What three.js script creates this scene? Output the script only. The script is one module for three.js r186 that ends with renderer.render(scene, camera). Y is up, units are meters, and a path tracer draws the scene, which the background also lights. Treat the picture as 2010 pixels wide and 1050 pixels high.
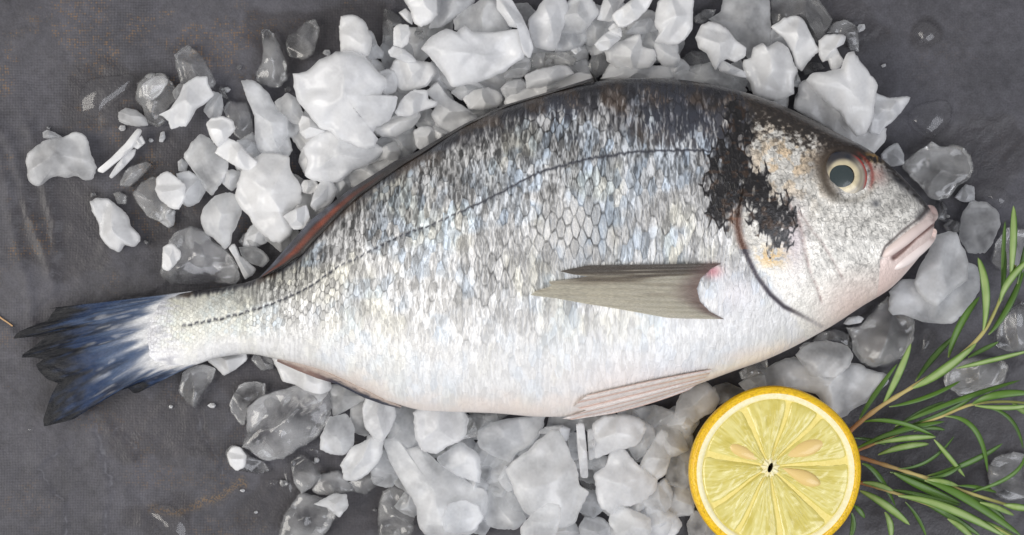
import * as THREE from 'three';
import { mergeGeometries, mergeVertices, toCreasedNormals } from 'three/addons/utils/BufferGeometryUtils.js';
import { RectAreaLightUniformsLib } from 'three/addons/lights/RectAreaLightUniformsLib.js';

// ---------- camera, light, exposure ----------
const S = 0.00019, H = 1.0;                       // metres per unit of the plan (2010 x 1050 units on the slate), eye height
const scene = new THREE.Scene();
const camera = new THREE.PerspectiveCamera(2 * Math.atan(525 * S / H) * 180 / Math.PI, 1024 / 535, 0.05, 20);
camera.up.set(0, 0, -1); camera.position.set(0, H, 0); camera.lookAt(0, 0, 0);
const renderer = new THREE.WebGLRenderer({ antialias: true });
renderer.toneMapping = THREE.LinearToneMapping;
renderer.toneMappingExposure = 1.33;
renderer.shadowMap.enabled = true;
scene.background = new THREE.Color(0.25, 0.25, 0.258);     // dim even light of the room
RectAreaLightUniformsLib.init();
function soft(w, h, power, color, from) {
  const l = new THREE.RectAreaLight(color, power, w, h);
  l.position.set(...from); l.lookAt(0, 0, 0); scene.add(l); return l;
}
soft(0.9, 0.8, 3.9, 0xfffaf2, [-0.9, 0.95, 0.16]);        // window, low on the left
soft(1.5, 1.2, 2.4, 0xf4f7ff, [0.8, 1.45, 0.7]);        // second, paler window low on the right

// ---------- helpers ----------
function rng(seed) { let a = seed >>> 0; return () => { a |= 0; a = a + 0x6D2B79F5 | 0; let t = Math.imul(a ^ a >>> 15, 1 | a); t = t + Math.imul(t ^ t >>> 7, 61 | t) ^ t; return ((t ^ t >>> 14) >>> 0) / 4294967296; }; }
function hash(i, j, k = 0) { let h = Math.imul(i, 374761393) ^ Math.imul(j, 668265263) ^ Math.imul(k + 11, 1274126177); h = Math.imul(h ^ h >>> 13, 1274126177); return ((h ^ h >>> 16) >>> 0) / 4294967296; }
function vn(x, y, k = 0) {
  const i = Math.floor(x), j = Math.floor(y); let u = x - i, v = y - j; u = u * u * (3 - 2 * u); v = v * v * (3 - 2 * v);
  const a = hash(i, j, k), b = hash(i + 1, j, k), c = hash(i, j + 1, k), d = hash(i + 1, j + 1, k);
  return a + (b - a) * u + (c - a) * v + (a - b - c + d) * u * v;
}
const fbm = (x, y, k = 0, o = 4) => { let s = 0, a = 0.5, n = 0; for (let q = 0; q < o; q++) { s += a * vn(x, y, k + q * 7); n += a; x = x * 2.03 + 3.1; y = y * 2.03 + 1.7; a *= 0.5; } return s / n; };
const clamp = (x, a = 0, b = 1) => x < a ? a : x > b ? b : x;
const sst = (a, b, x) => { const t = clamp((x - a) / (b - a)); return t * t * (3 - 2 * t); };
const mix = (a, b, t) => a + (b - a) * t;
const mix3 = (a, b, t) => [mix(a[0], b[0], t), mix(a[1], b[1], t), mix(a[2], b[2], t)];
const gauss = (d, w) => Math.exp(-d * d / (w * w));
// plan coordinates -> world at height h: the plan is what the eye above the slate sees at that height
const WX = (px, h) => (px - 1005) * S * (H - h) / H, WZ = (py, h) => (py - 525) * S * (H - h) / H;
const W = (px, py, h) => new THREE.Vector3(WX(px, h), h, WZ(py, h));
function curve(pts) {                                // smooth y(x) through points with rising x (monotone cubic)
  const n = pts.length, m = [], d = [];
  for (let i = 0; i < n - 1; i++) d.push((pts[i + 1][1] - pts[i][1]) / (pts[i + 1][0] - pts[i][0]));
  for (let i = 0; i < n; i++) m.push(i === 0 ? d[0] : i === n - 1 ? d[n - 2] : d[i - 1] * d[i] <= 0 ? 0 : 2 * d[i - 1] * d[i] / (d[i - 1] + d[i]));
  return x => {
    if (x <= pts[0][0]) return pts[0][1]; if (x >= pts[n - 1][0]) return pts[n - 1][1];
    let i = 0; while (x > pts[i + 1][0]) i++;
    const h = pts[i + 1][0] - pts[i][0], t = (x - pts[i][0]) / h, t2 = t * t, t3 = t2 * t;
    return (2 * t3 - 3 * t2 + 1) * pts[i][1] + (t3 - 2 * t2 + t) * h * m[i] + (3 * t2 - 2 * t3) * pts[i + 1][1] + (t3 - t2) * h * m[i + 1];
  };
}
function polyDist(pts, x, y) {                       // distance to a polyline, side (+ right of travel), share of length
  let best = 1e9, side = 0, at = 0;
  for (let i = 0; i < pts.length - 1; i++) {
    const [ax, ay] = pts[i], [bx, by] = pts[i + 1], ex = bx - ax, ey = by - ay, t = clamp(((x - ax) * ex + (y - ay) * ey) / (ex * ex + ey * ey));
    const dx = x - ax - t * ex, dy = y - ay - t * ey, d = Math.hypot(dx, dy);
    if (d < best) { best = d; side = ex * (y - ay) - ey * (x - ax) > 0 ? 1 : -1; at = (i + t) / (pts.length - 1); }
  }
  return [best, side, at];
}
function dataTex(w, h, f, srgb, wrap = THREE.ClampToEdgeWrapping) {
  const a = new Uint8Array(w * h * 4);
  for (let j = 0, o = 0; j < h; j++) for (let i = 0; i < w; i++, o += 4) { const c = f((i + 0.5) / w, (j + 0.5) / h); a[o] = clamp(c[0], 0, 255); a[o + 1] = clamp(c[1], 0, 255); a[o + 2] = clamp(c[2], 0, 255); a[o + 3] = 255; }
  const t = new THREE.DataTexture(a, w, h, THREE.RGBAFormat); t.magFilter = THREE.LinearFilter; t.minFilter = THREE.LinearMipmapLinearFilter; t.generateMipmaps = true;
  t.wrapS = t.wrapT = wrap; if (srgb) t.colorSpace = THREE.SRGBColorSpace; t.needsUpdate = true; return t;
}
const taken = {};
const numbered = n => { const k = taken[n] = (taken[n] ?? -1) + 1; return k ? `${n}_${String(k).padStart(3, '0')}` : n; };
function mesh(name, geo, mat, parent) { const m = new THREE.Mesh(geo, mat); m.name = name; m.castShadow = m.receiveShadow = true; parent.add(m); return m; }
function top(o, label, category, group) { o.name = numbered(o.name); o.userData.label = label; o.userData.category = category; if (group) o.userData.group = group; scene.add(o); return o; }
function gridGeo(nu, nv, f, uvf, colf, closeV = false) {  // f(i/nu, j/nv) -> [x,y,z]
  const P = [], U = [], C = [], I = [];
  for (let i = 0; i <= nu; i++) for (let j = 0; j <= nv; j++) { const p = f(i / nu, j / nv); P.push(p[0], p[1], p[2]); if (uvf) U.push(...uvf(i / nu, j / nv, p)); else U.push(i / nu, j / nv); if (colf) C.push(...colf(i / nu, j / nv, p)); }
  for (let i = 0; i < nu; i++) for (let j = 0; j < nv; j++) { const a = i * (nv + 1) + j, b = a + nv + 1; I.push(a, b, a + 1, b, b + 1, a + 1); }
  const g = new THREE.BufferGeometry(); g.setAttribute('position', new THREE.Float32BufferAttribute(P, 3)); g.setAttribute('uv', new THREE.Float32BufferAttribute(U, 2)); if (colf) g.setAttribute('color', new THREE.Float32BufferAttribute(C, 3));
  g.setIndex(I); g.computeVertexNormals(); return g;
}
const lin = c => { c /= 255; return c <= 0.04045 ? c / 12.92 : ((c + 0.055) / 1.055) ** 2.4; };
const L3 = (r, g, b) => [lin(r), lin(g), lin(b)];

// ---------- the slate ----------
const X0 = -190, Y0 = -170, XW = 2390, YW = 1390;    // the part of the plan that the slate texture covers
const RIDGES = [
  [[-40, 210], [10, 262], [38, 330], [60, 420], [92, 500], [108, 560]], [[0, 300], [22, 380], [30, 470], [60, 560], [66, 640]],
  [[60, 250], [85, 330], [104, 420], [112, 500]], [[-60, 590], [10, 640], [28, 652]],
];
const CRACKS = [[[118, 880], [78, 918], [100, 960], [135, 995], [128, 1050]], [[180, 820], [200, 870], [205, 915], [222, 950], [210, 1010], [205, 1060]], [[390, 815], [400, 860], [432, 905], [436, 950]], [[228, 840], [262, 875], [275, 910]], [[330, 560], [290, 580], [220, 590]]];
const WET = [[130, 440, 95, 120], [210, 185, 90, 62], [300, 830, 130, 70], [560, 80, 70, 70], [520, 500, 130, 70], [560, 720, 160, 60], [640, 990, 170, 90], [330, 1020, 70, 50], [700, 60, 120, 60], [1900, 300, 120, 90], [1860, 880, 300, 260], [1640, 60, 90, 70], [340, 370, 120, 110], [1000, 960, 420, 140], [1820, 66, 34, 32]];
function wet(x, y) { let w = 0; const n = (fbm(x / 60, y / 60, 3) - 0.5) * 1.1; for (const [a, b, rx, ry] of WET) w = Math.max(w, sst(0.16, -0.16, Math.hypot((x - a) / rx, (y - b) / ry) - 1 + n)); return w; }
function slateH(x, y) {                                // relief in mm
  let h = (fbm(x / 170, y / 170, 21, 5) - 0.5) * 2.2;
  const q = fbm(x / 120 + 5, y / 90, 41, 3) * 5; h += (Math.floor(q) + sst(0.35, 0.6, q - Math.floor(q))) * 0.28;     // split layers
  for (const r of RIDGES) { const [d, s] = polyDist(r, x + (fbm(x / 20, y / 20, 5) - 0.5) * 14, y); h += gauss(d, 9) * 0.9 + (s > 0 ? 0.5 * gauss(d, 60) : 0); }
  for (const r of CRACKS) { const [d, s] = polyDist(r, x + (vn(x / 9, y / 9, 5) - 0.5) * 9, y + (vn(x / 9, y / 9, 15) - 0.5) * 9); h += (s > 0 ? 0.55 : 0) * gauss(d, 30) - gauss(d, 3) * 0.3; }
  return h;
}
const TW = 2048, TH = 1190;
const weave = (x, y) => { const wx = x + (vn(x / 40, y / 40, 71) - 0.5) * 4, wy = y + (vn(x / 40, y / 40, 72) - 0.5) * 4; return 0.5 + 0.25 * (Math.cos(wx * 1.16) + Math.cos(wy * 1.16)); };
const weaveMask = (x, y) => sst(0.36, 0.56, fbm(x / 260, y / 260, 51)) * (1 - 0.8 * sst(700, 1100, x)) + 0.06;
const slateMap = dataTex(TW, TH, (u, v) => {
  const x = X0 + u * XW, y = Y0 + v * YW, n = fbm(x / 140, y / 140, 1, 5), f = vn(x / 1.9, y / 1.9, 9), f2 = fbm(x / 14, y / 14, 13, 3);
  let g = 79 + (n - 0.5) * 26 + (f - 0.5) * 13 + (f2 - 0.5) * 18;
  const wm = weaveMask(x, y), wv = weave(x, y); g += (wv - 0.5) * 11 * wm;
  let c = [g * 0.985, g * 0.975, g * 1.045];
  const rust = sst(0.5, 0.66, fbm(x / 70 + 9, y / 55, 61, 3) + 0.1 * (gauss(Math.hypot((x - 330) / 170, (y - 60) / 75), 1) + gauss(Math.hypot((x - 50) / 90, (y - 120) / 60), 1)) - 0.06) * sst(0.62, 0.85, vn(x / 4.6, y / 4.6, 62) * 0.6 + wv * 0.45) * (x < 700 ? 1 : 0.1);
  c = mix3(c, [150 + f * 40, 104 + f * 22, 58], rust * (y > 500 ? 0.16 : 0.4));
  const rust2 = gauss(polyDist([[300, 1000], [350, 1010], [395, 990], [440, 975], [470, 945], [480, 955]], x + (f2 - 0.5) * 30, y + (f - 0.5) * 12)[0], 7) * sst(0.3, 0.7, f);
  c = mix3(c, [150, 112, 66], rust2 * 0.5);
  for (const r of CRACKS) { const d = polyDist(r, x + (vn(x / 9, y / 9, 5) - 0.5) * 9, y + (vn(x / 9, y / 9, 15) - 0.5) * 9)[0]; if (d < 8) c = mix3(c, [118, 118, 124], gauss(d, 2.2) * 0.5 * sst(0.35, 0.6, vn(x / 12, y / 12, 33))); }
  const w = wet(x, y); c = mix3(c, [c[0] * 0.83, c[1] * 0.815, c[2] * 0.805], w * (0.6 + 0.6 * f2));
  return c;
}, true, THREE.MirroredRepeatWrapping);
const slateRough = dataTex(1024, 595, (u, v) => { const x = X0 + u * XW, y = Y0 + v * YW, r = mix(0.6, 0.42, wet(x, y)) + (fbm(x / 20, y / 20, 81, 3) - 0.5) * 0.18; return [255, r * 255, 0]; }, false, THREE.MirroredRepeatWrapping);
const slateBump = dataTex(TW, TH, (u, v) => { const x = X0 + u * XW, y = Y0 + v * YW, h = 128 + (weave(x, y) - 0.5) * 55 * weaveMask(x, y) * (1 - 0.5 * wet(x, y)) + (vn(x / 2.1, y / 2.1, 9) - 0.5) * 45 + (fbm(x / 12, y / 12, 91, 3) - 0.5) * 110; return [h, h, h]; }, false, THREE.MirroredRepeatWrapping);
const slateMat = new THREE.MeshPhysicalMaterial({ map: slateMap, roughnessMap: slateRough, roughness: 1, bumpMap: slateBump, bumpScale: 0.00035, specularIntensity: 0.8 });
slateMat.name = 'slate';
{
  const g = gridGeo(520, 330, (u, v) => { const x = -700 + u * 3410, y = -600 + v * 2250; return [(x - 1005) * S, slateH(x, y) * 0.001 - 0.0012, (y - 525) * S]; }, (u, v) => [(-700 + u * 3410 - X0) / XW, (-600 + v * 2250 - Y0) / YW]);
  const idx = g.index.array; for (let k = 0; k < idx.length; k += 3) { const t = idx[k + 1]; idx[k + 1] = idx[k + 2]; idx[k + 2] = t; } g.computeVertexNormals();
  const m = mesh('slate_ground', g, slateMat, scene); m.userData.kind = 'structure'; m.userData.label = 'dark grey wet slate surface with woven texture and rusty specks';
}

// ---------- the fish ----------
const D = curve([[250, 606], [300, 588], [335, 576], [400, 569], [483, 554], [525, 537], [590, 498], [623, 462], [671, 412], [706, 381], [746, 352], [786, 324], [829, 298], [910, 247], [993, 208], [1093, 178], [1160, 162], [1230, 153], [1283, 153], [1383, 163], [1450, 178], [1517, 200], [1583, 230], [1650, 265], [1700, 291], [1740, 320], [1778, 356], [1810, 391], [1826, 412], [1832, 428]]);
const V = curve([[250, 706], [300, 722], [345, 724], [381, 717], [430, 701], [487, 695], [541, 704], [629, 726], [717, 765], [770, 790], [837, 806], [970, 811], [1070, 818], [1150, 816], [1237, 801], [1340, 765], [1440, 728], [1507, 704], [1623, 645], [1690, 602], [1747, 566], [1795, 515], [1820, 480], [1828, 462], [1832, 448]]);
const thick = curve([[250, 0.8], [300, 2.6], [345, 5], [487, 8.5], [623, 13], [786, 18], [1000, 23], [1230, 26.5], [1450, 27], [1600, 23.5], [1700, 18.5], [1790, 11], [1822, 6.5], [1832, 3.5]]);   // half thickness, mm
const midY = curve([[20, 4.5], [150, 7], [300, 10], [480, 15], [700, 22], [950, 29], [1400, 32], [1832, 31]]);  // height of the fish's middle, mm
const OPER = [[1452, 330], [1446, 378], [1436, 420], [1435, 445], [1441, 474], [1454, 504], [1473, 543], [1500, 577], [1527, 600], [1550, 611], [1607, 640]];
const PREOP = [[1530, 395], [1540, 413], [1555, 440], [1566, 495], [1577, 537], [1590, 560], [1602, 592]], PREOP2 = [[1553, 417], [1575, 448], [1599, 477], [1620, 510], [1643, 548]];
const MAX = [[1828, 400], [1820, 405], [1797, 428], [1759, 455], [1725, 485], [1719, 502]], SLIT = [[1840, 440], [1822, 443], [1789, 466], [1763, 491], [1744, 506]];
const LINE = [[355, 640], [420, 628], [470, 616], [523, 600], [570, 582], [614, 560], [660, 529], [706, 506], [749, 483], [800, 459], [857, 440], [914, 414], [994, 376], [1050, 346], [1100, 330], [1180, 312], [1260, 303], [1340, 300], [1400, 303]];
const lineY = curve(LINE);
const EYE = [1655, 346];
function relief(x, y) {                               // mm, on the flank that faces up
  let h = 0;
  if (x > 1380) {
    const [d, s, t] = polyDist(OPER, x, y), right = s < 0, fade = sst(0, 0.12, t) * (1 - sst(0.86, 1, t));
    h += (right ? 1.3 * Math.exp(-d / 60) : -0.5 * Math.exp(-d / 10)) * fade;
    h -= 0.45 * gauss(polyDist(PREOP, x, y)[0], 4) + 0.35 * gauss(polyDist(PREOP2, x, y)[0], 3.5);
    const m = polyDist(MAX, x, y), fm = sst(0, 0.1, m[2]);
    h += (m[1] > 0 ? 0.2 : -0.75 * Math.exp(-m[0] / 16)) * gauss(m[0], 26) * (x > 1715 ? 1 : 0);
    h -= 1.5 * gauss(polyDist(SLIT, x, y)[0], 4);
    const e = Math.hypot((x - EYE[0]) / 1.04, y - EYE[1]); h += -1.6 * sst(58, 44, e) + 0.5 * gauss(e - 58, 14);
    h -= 0.8 * gauss(Math.hypot((x - 1757) / 1.8, y - 354 - (x - 1757) * 0.5), 6);
    h += 0.35 * (fbm(x / 26, y / 26, 31) - 0.5);
  }
  h += 1.4 * gauss(Math.hypot((x - 1430) / 1.5, y - 572), 36);
  h -= 0.25 * gauss(y - lineY(x), 3) * sst(350, 380, x) * (1 - sst(1390, 1410, x));
  h += 0.5 * (fbm(x / 90, y / 70, 37) - 0.5);
  return h;
}
function flankY(x, y) {                               // height of the upper flank in mm at plan position
  const d = D(x), v = V(x), c = (d + v) / 2, a = (v - d) / 2, k = clamp((y - c) / a, -1, 1);
  return midY(x) + thick(x) * Math.pow(Math.max(0, 1 - k * k), 0.46) ;
}
// scales: staggered rows, each one's free edge towards the tail
const NR = 23, colU = (() => { const n = 400, a = [0], x0 = 250, x1 = 1640; for (let i = 0; i < n; i++) { const x = x0 + (x1 - x0) * (i + 0.5) / n, hgt = V(x) - D(x); a.push(a[i] + (x1 - x0) / n / (13.5 * Math.pow(Math.min(1, hgt / 650 + (x > 1400 ? 1 : 0)), 0.5))); } return x => { const t = clamp((x - x0) / (x1 - x0)) * n, i = Math.min(n - 1, Math.floor(t)); return mix(a[i], a[i + 1], t - i); }; })();
function scaleAt(x, y, t) {                            // [distance from the nearest rim, two numbers of that scale's own, place across it]
  const u = colU(x), v = t * NR + (vn(x / 50, y / 50, 102) - 0.5) * 0.7, k0 = Math.floor(u); let f1 = 9, f2 = 9, bk = 0, br = 0, bd = 0;
  for (let k = k0 - 1; k <= k0 + 2; k++) { const o = (k & 1) * 0.5, r0 = Math.floor(v - o); for (let r = r0 - 1; r <= r0 + 1; r++) {
    const cu = k + (hash(k, r, 15) - 0.5) * 0.42, cv = r + o + 0.5 + (hash(k, r, 16) - 0.5) * 0.36, du = u - cu, dv = (v - cv) * 1.15, q = Math.pow(Math.pow(Math.abs(du), 1.6) + Math.pow(Math.abs(dv), 1.6), 0.625);
    if (q < f1) { f2 = f1; f1 = q; bk = k; br = r; bd = du; } else if (q < f2) f2 = q; } }
  return [f2 - f1, hash(bk, br, 5), hash(bk, br, 6), bd, 0];
}
const FX = 240, FY = 140, FW = 1620, FH = 700, FTW = 2048, FTH = 1024;   // across: along the body; down: round the flank from the back's edge to the belly's
const darkW = curve([[250, 8], [480, 10], [620, 16], [800, 26], [930, 36], [1050, 50], [1200, 80], [1330, 112], [1430, 92], [1520, 66], [1600, 58], [1660, 44], [1720, 26], [1832, 12]]);
const blotches = [[1425, 345, 50, 74, 1], [1408, 395, 30, 52, 1], [1440, 265, 30, 60, 0.85], [1500, 425, 46, 48, 0.95], [1515, 462, 28, 34, 0.8], [1470, 378, 30, 50, 1], [1425, 345, 34, 60, 1]];
const fishH = new Float32Array(FTW * FTH);
const fishMap = (() => {
  let idx = 0;
  return dataTex(FTW, FTH, (uu, vv) => {
    const x = FX + uu * FW, d = D(x), v = V(x), t = (1 - Math.cos(vv * Math.PI)) / 2, y = d + t * (v - d), dp = y - d;
    const head = sst(-14, 14, (x - 1452) + (y > 330 ? (y < 470 ? 14 * sst(330, 420, y) : 14 + (470 - y) * 0.72) : (y - 330) * 0.12) + (vn(x / 8, y / 8, 7) - 0.5) * 18);
    const n1 = vn(x / 3.6 + vn(x / 14, y / 20, 116) * 1.6, y / 17, 111), n2 = vn(x / 1.9, y / 6, 112), n3 = fbm(x / 42, y / 30, 113, 3), n4 = vn(x / 1.5, y / 1.5, 114), n5 = vn(x / 2.6 + y / 30, y / 2.6, 115);
    const sc = scaleAt(x, y, vv), low = sst(0.52, 0.86, t);
    // flank
    const streak = clamp(((n1 * 0.6 + n2 * 0.4) - 0.5) * 2.7 + 0.5), amp = mix(mix(84, 46, sst(0.1, 0.5, t)), 16, low) * (0.75 + 0.5 * n3) * mix(0.4, 1, sst(350, 600, x));
    let g = mix(mix(150, 190, sst(0.08, 0.45, t)), 229, low);
    g += (streak - 0.55) * amp * 1.25 + (sc[1] - 0.5) * mix(58, 10, low) + (n3 - 0.5) * mix(44, 10, low);
    const clear = clamp(gauss(Math.hypot((x - 1130) / 95, (y - 455) / 62), 1) * 1.3 + sst(0.56, 0.72, fbm(x / 70, y / 60, 117)) * 0.35 + gauss(Math.hypot((x - 1070) / 60, (y - 240) / 70), 1) * 0.6) * (1 - 0.75 * low);
    const edge = sst(0.26, 0.04, sc[0]) * clamp(0.2 + 0.62 * clear + (n3 - 0.5) * 1.3) * (0.35 + 0.9 * vn(x / 5, y / 7, 118));
    if (clear > 0.3) g = mix(g, 204 + (sc[1] - 0.5) * 36 + (n4 - 0.5) * 16, (clear - 0.3) * 1.1);
    g = mix(g, Math.max(g, 214), sst(560, 400, x) * 0.7); g -= edge * mix(92, 20, low) * mix(0.4, 1, sst(350, 600, x));
    const blue = sst(0.45, 0.62, fbm(x / 85 + 4, y / 70, 121, 3) + 0.14 * gauss(Math.hypot((x - 930) / 110, (y - 425) / 70), 1)) * (1 - low * 0.7) * sc[2], warm = sst(0.5, 0.72, fbm(x / 60 + 8, y / 90, 122, 3)) * (1 - low * 0.6) * (0.4 + 0.6 * sc[1]);
    let c = [g * (1 - 0.085 * blue + 0.008 * warm), g * (1 - 0.022 * blue), g * (1 + 0.05 * blue - 0.05 * warm)];
    // warm ivory towards the tail and along the belly's edge
    const tail = sst(640, 420, x), fan = sst(372, 296, x + (vn(x / 14, y / 5, 119) - 0.5) * 60); c = mix3(c, [Math.min(250, g * 1.03), Math.min(250, g * 1.03), g * 0.94], tail * 0.5 * (1 - low));
    c = mix3(c, [240, 226, 216], sst(0.9, 1.0, t + (n3 - 0.5) * 0.1) * 0.75 * sst(480, 700, x));
    c = mix3(c, [238, 222, 216], gauss(Math.hypot((x - 1250) / 150, (y - 745) / 40), 1) * 0.4);
    c = mix3(c, [196 + (vn(x / 16, y / 3, 120) - 0.5) * 60, 197 + (vn(x / 16, y / 3, 120) - 0.5) * 60, 204 + (vn(x / 16, y / 3, 120) - 0.5) * 56], fan * 0.85);
    // dark back
    const dw = darkW(x), dk = (1 - sst(dw * 0.25, dw * 1.65, dp + (n1 - 0.5) * dw * 0.75 + (n3 - 0.5) * dw * 0.9)) ;
    const brown = sst(0.45, 0.7, fbm(x / 40, y / 40, 125)) ;
    const spark = (sst(0.55, 0.85, n2 * 0.55 + n1 * 0.45) * 62 + 42 * sc[1] * sst(0.1, 0.3, sc[0])) * sst(4, 60, dp);
    c = mix3(c, [34 + brown * 26 + spark, 34 + brown * 14 + spark, 40 + spark * 1.04], dk * 0.94 * (1 - 0.8 * fan));
    const sad = sst(0.5, 0.66, fbm(x / 65 + 2, y / 50, 127, 3)) * (1 - sst(90, 190, dp)) * sst(980, 1120, x); c = mix3(c, [62, 66, 78], sad * 0.62 * sst(0.2, 0.6, 1 - streak));
    // lateral line
    const ly = lineY(x), ll = gauss(y - ly - (vn(x / 5, 3, 9) - 0.5) * 4, 1.8 + 1.9 * vn(x / 4, 7, 9)) * sst(350, 370, x) * (1 - sst(1385, 1405, x)) * sst(0.18, 0.5, 0.5 + 0.5 * Math.cos(x * 0.5) * (x < 900 ? 1 : 0.6) + (x > 900 ? 0.2 : 0.08));
    c = mix3(c, [52, 54, 62], ll * 0.86);
    if (x > 1340) {
      // head: speckled ivory and silver
      const sp = clamp((fbm(x / 6.5, y / 6, 131, 3) - 0.5) * 2.2 + 0.5), gold = gauss(Math.hypot((x - 1530) / 70, (y - 320) / 70), 1) * sst(0.4, 0.6, fbm(x / 16, y / 16, 133)), belly = sst(470, 640, y + (1700 - x) * 0.25 + (n3 - .5) * 60);
      let hc = mix(220, 240, belly) + (sp - 0.5) * mix(38, 10, belly) + (fbm(x / 26 + y / 60, y / 22, 139, 3) - 0.5) * mix(70, 16, belly) + (vn(x / 3 - y / 9, y / 9, 138) - 0.5) * mix(44, 10, belly) + (n4 - 0.5) * 18 + (n3 - 0.5) * 30;
      const vein = gauss(fbm(x / 9, y / 9, 137, 2) - 0.5, 0.035) * mix(0.5, 0.12, belly); hc *= 1 - vein * 0.6;
      let h3 = [hc, hc * 0.985, hc * 0.95];
      h3 = mix3(h3, [hc * 1.0, hc * 0.86, hc * 0.68], gold * 0.75);
      h3 = mix3(h3, [226, 186, 120], gauss(Math.hypot((x - 1500) / 30, (y - 505) / 20), 1) * sst(0.35, 0.6, sp) * 0.85);
      h3 = mix3(h3, [205, 190, 196], gauss(Math.hypot((x - 1545) / 22, (y - 470) / 60), 1) * 0.6);
      const hd = 1 - sst(dw * 0.5, dw * 1.35, dp + (sp - 0.5) * dw * 0.8 + (n3 - 0.5) * dw * 0.6); h3 = mix3(h3, [40 + sp * 22, 34 + sp * 18, 30 + sp * 14], hd * 0.95);
      // brown rim over the eye, red in front of it, yellow spot on the brow
      const ex = x - EYE[0], ey = y - EYE[1], er = Math.hypot(ex, ey), ea = Math.atan2(-ey, ex);
      h3 = mix3(h3, [50, 38, 30], gauss(Math.max(0, er - 50), 24) * sst(-0.1, 0.8, Math.sin(ea - 0.35)) * 0.92);
      h3 = mix3(h3, [92, 78, 62], gauss(er - 50, 14) * sst(0.2, 0.9, -Math.cos(ea)) * 0.75);
      h3 = mix3(h3, [150, 34, 26], 0.8 * gauss(er - 48, 2.5 + 3 * sp) * sst(0.5, 0.98, Math.cos(ea - 0.3)) * 0.85);
      h3 = mix3(h3, [206, 160, 78], gauss(Math.hypot((x - 1712) / 20, (y - 308) / 11), 1) * 0.85 * sst(0.2, 0.6, sp));
      h3 = mix3(h3, [196, 150, 140], gauss(Math.hypot((x - 1716) / 16, (y - 345) / 18), 1) * 0.6);
      h3 = mix3(h3, [40, 40, 42], gauss(Math.hypot((x - 1757) / 1.9, y - 355 - (x - 1757) * 0.45), 8) * 0.85 + 0.5 * gauss(Math.hypot((x - 1742) / 22, (y - 335) / 14), 1) * sst(0.3, 0.6, sp));
      h3 = mix3(h3, [46, 46, 50], gauss(polyDist([[1770, 362], [1822, 408], [1797, 428]], x, y)[0], 6 + 8 * sp) * 0.7);
      h3 = mix3(h3, [58, 60, 66], gauss(Math.hypot(x - 1707, y - 402), 7) * 0.7);
      const mline = polyDist(MAX, x, y); h3 = mix3(h3, [90, 82, 80], gauss(mline[0], 3) * 0.7);
      if (x > 1716 && mline[1] < 0 && y > 405) h3 = mix3(h3, [238, 216, 208], sst(0, 12, mline[0]) * 0.9);
      h3 = mix3(h3, [236, 208, 196], sst(500, 610, y - (1700 - x) * 0.1) * sst(1560, 1680, x) * 0.75);
      h3 = mix3(h3, [120, 92, 88], gauss(polyDist(SLIT, x, y)[0], 5) * 0.8);
      h3 = mix3(h3, [138, 116, 112], (gauss(polyDist(PREOP, x, y)[0], 3) * 0.5 + gauss(polyDist(PREOP2, x, y)[0], 2.6) * 0.4) * (0.3 + sp));
      c = mix3(c, h3, head);
      // black shoulder blotch, broken by paler flecks painted in as the scales' sheen
      let b = 0; for (const [bx, by, rx, ry, k] of blotches) b = Math.max(b, k * sst(1.4, 0.5, Math.hypot((x - bx) / rx, (y - by) / ry) + (fbm(x / 13, y / 19, 141, 3) - 0.5) * 1.2));
      const fleck = sst(0.58, 0.78, fbm(x / 6.5 + y / 40, y / 11, 143, 2)) * (1 - 0.6 * sst(0.8, 1, b)), net = sst(0.3, 0.05, sc[0]); b = sst(0.1, 0.8, b * (1 - 0.6 * fleck) + (net - 0.4) * 0.5 * sst(0, 0.35, b) + (n1 - 0.5) * 0.4 * sst(0.05, 0.3, b));
      c = mix3(c, mix3([13 + n4 * 12, 12 + n4 * 10, 14 + n4 * 10], [64, 44, 30], sst(0.6, 0.75, fbm(x / 11, y / 9, 145, 2)) * 0.7), clamp(b) * 0.96);
      const op = polyDist(OPER, x, y); c = mix3(c, y < 430 ? [52, 32, 24] : y < 490 ? [92, 60, 50] : [58, 54, 66], gauss(op[0], y < 500 ? 7 : 4.2) * sst(0.12, 0.2, op[2]) * (1 - 0.75 * sst(0.82, 1, op[2])) * 0.9);
      c = mix3(c, [176, 122, 88], gauss(Math.hypot(x - 1426, (y - 430) / 2.2), 7) * 0.5 * sp);
      c = mix3(c, [226, 222, 224], gauss(Math.hypot((x - 1432) / 38, (y - 575) / 40), 1) * 0.8);
      c = mix3(c, [190, 120, 130], gauss(Math.hypot((x - 1388) / 16, (y - 532) / 12), 1) * 0.8);
    }
    const hs = (1 - head) * ((0.4 * sst(0, 0.22, sc[0]) + 0.25 * clamp(0.5 - sc[3] * 0.8)) * mix(1, 0.4, low) * (0.6 + 0.5 * clear) + streak * mix(0.5, 0.26, low) + n4 * 0.12) + head * (0.5 * fbm(x / 4.2, y / 4.2, 131, 2) + 0.3 * fbm(x / 9, y / 9, 137, 2) + 0.15 * n4) + sc[1] * 0.1;
    fishH[idx++] = hs;
    return c;
  }, true);
})();
let fi = 0; const fishBump = dataTex(FTW, FTH, () => { const h = clamp(fishH[fi++] * 0.62) * 255; return [h, h, h]; }, false);
const fishMat = new THREE.MeshPhysicalMaterial({ map: fishMap, bumpMap: fishBump, bumpScale: 0.0007, roughness: 0.42, metalness: 0.12, clearcoat: 0.45, clearcoatRoughness: 0.22, specularIntensity: 1 });
fishMat.name = 'fish_skin';

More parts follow.
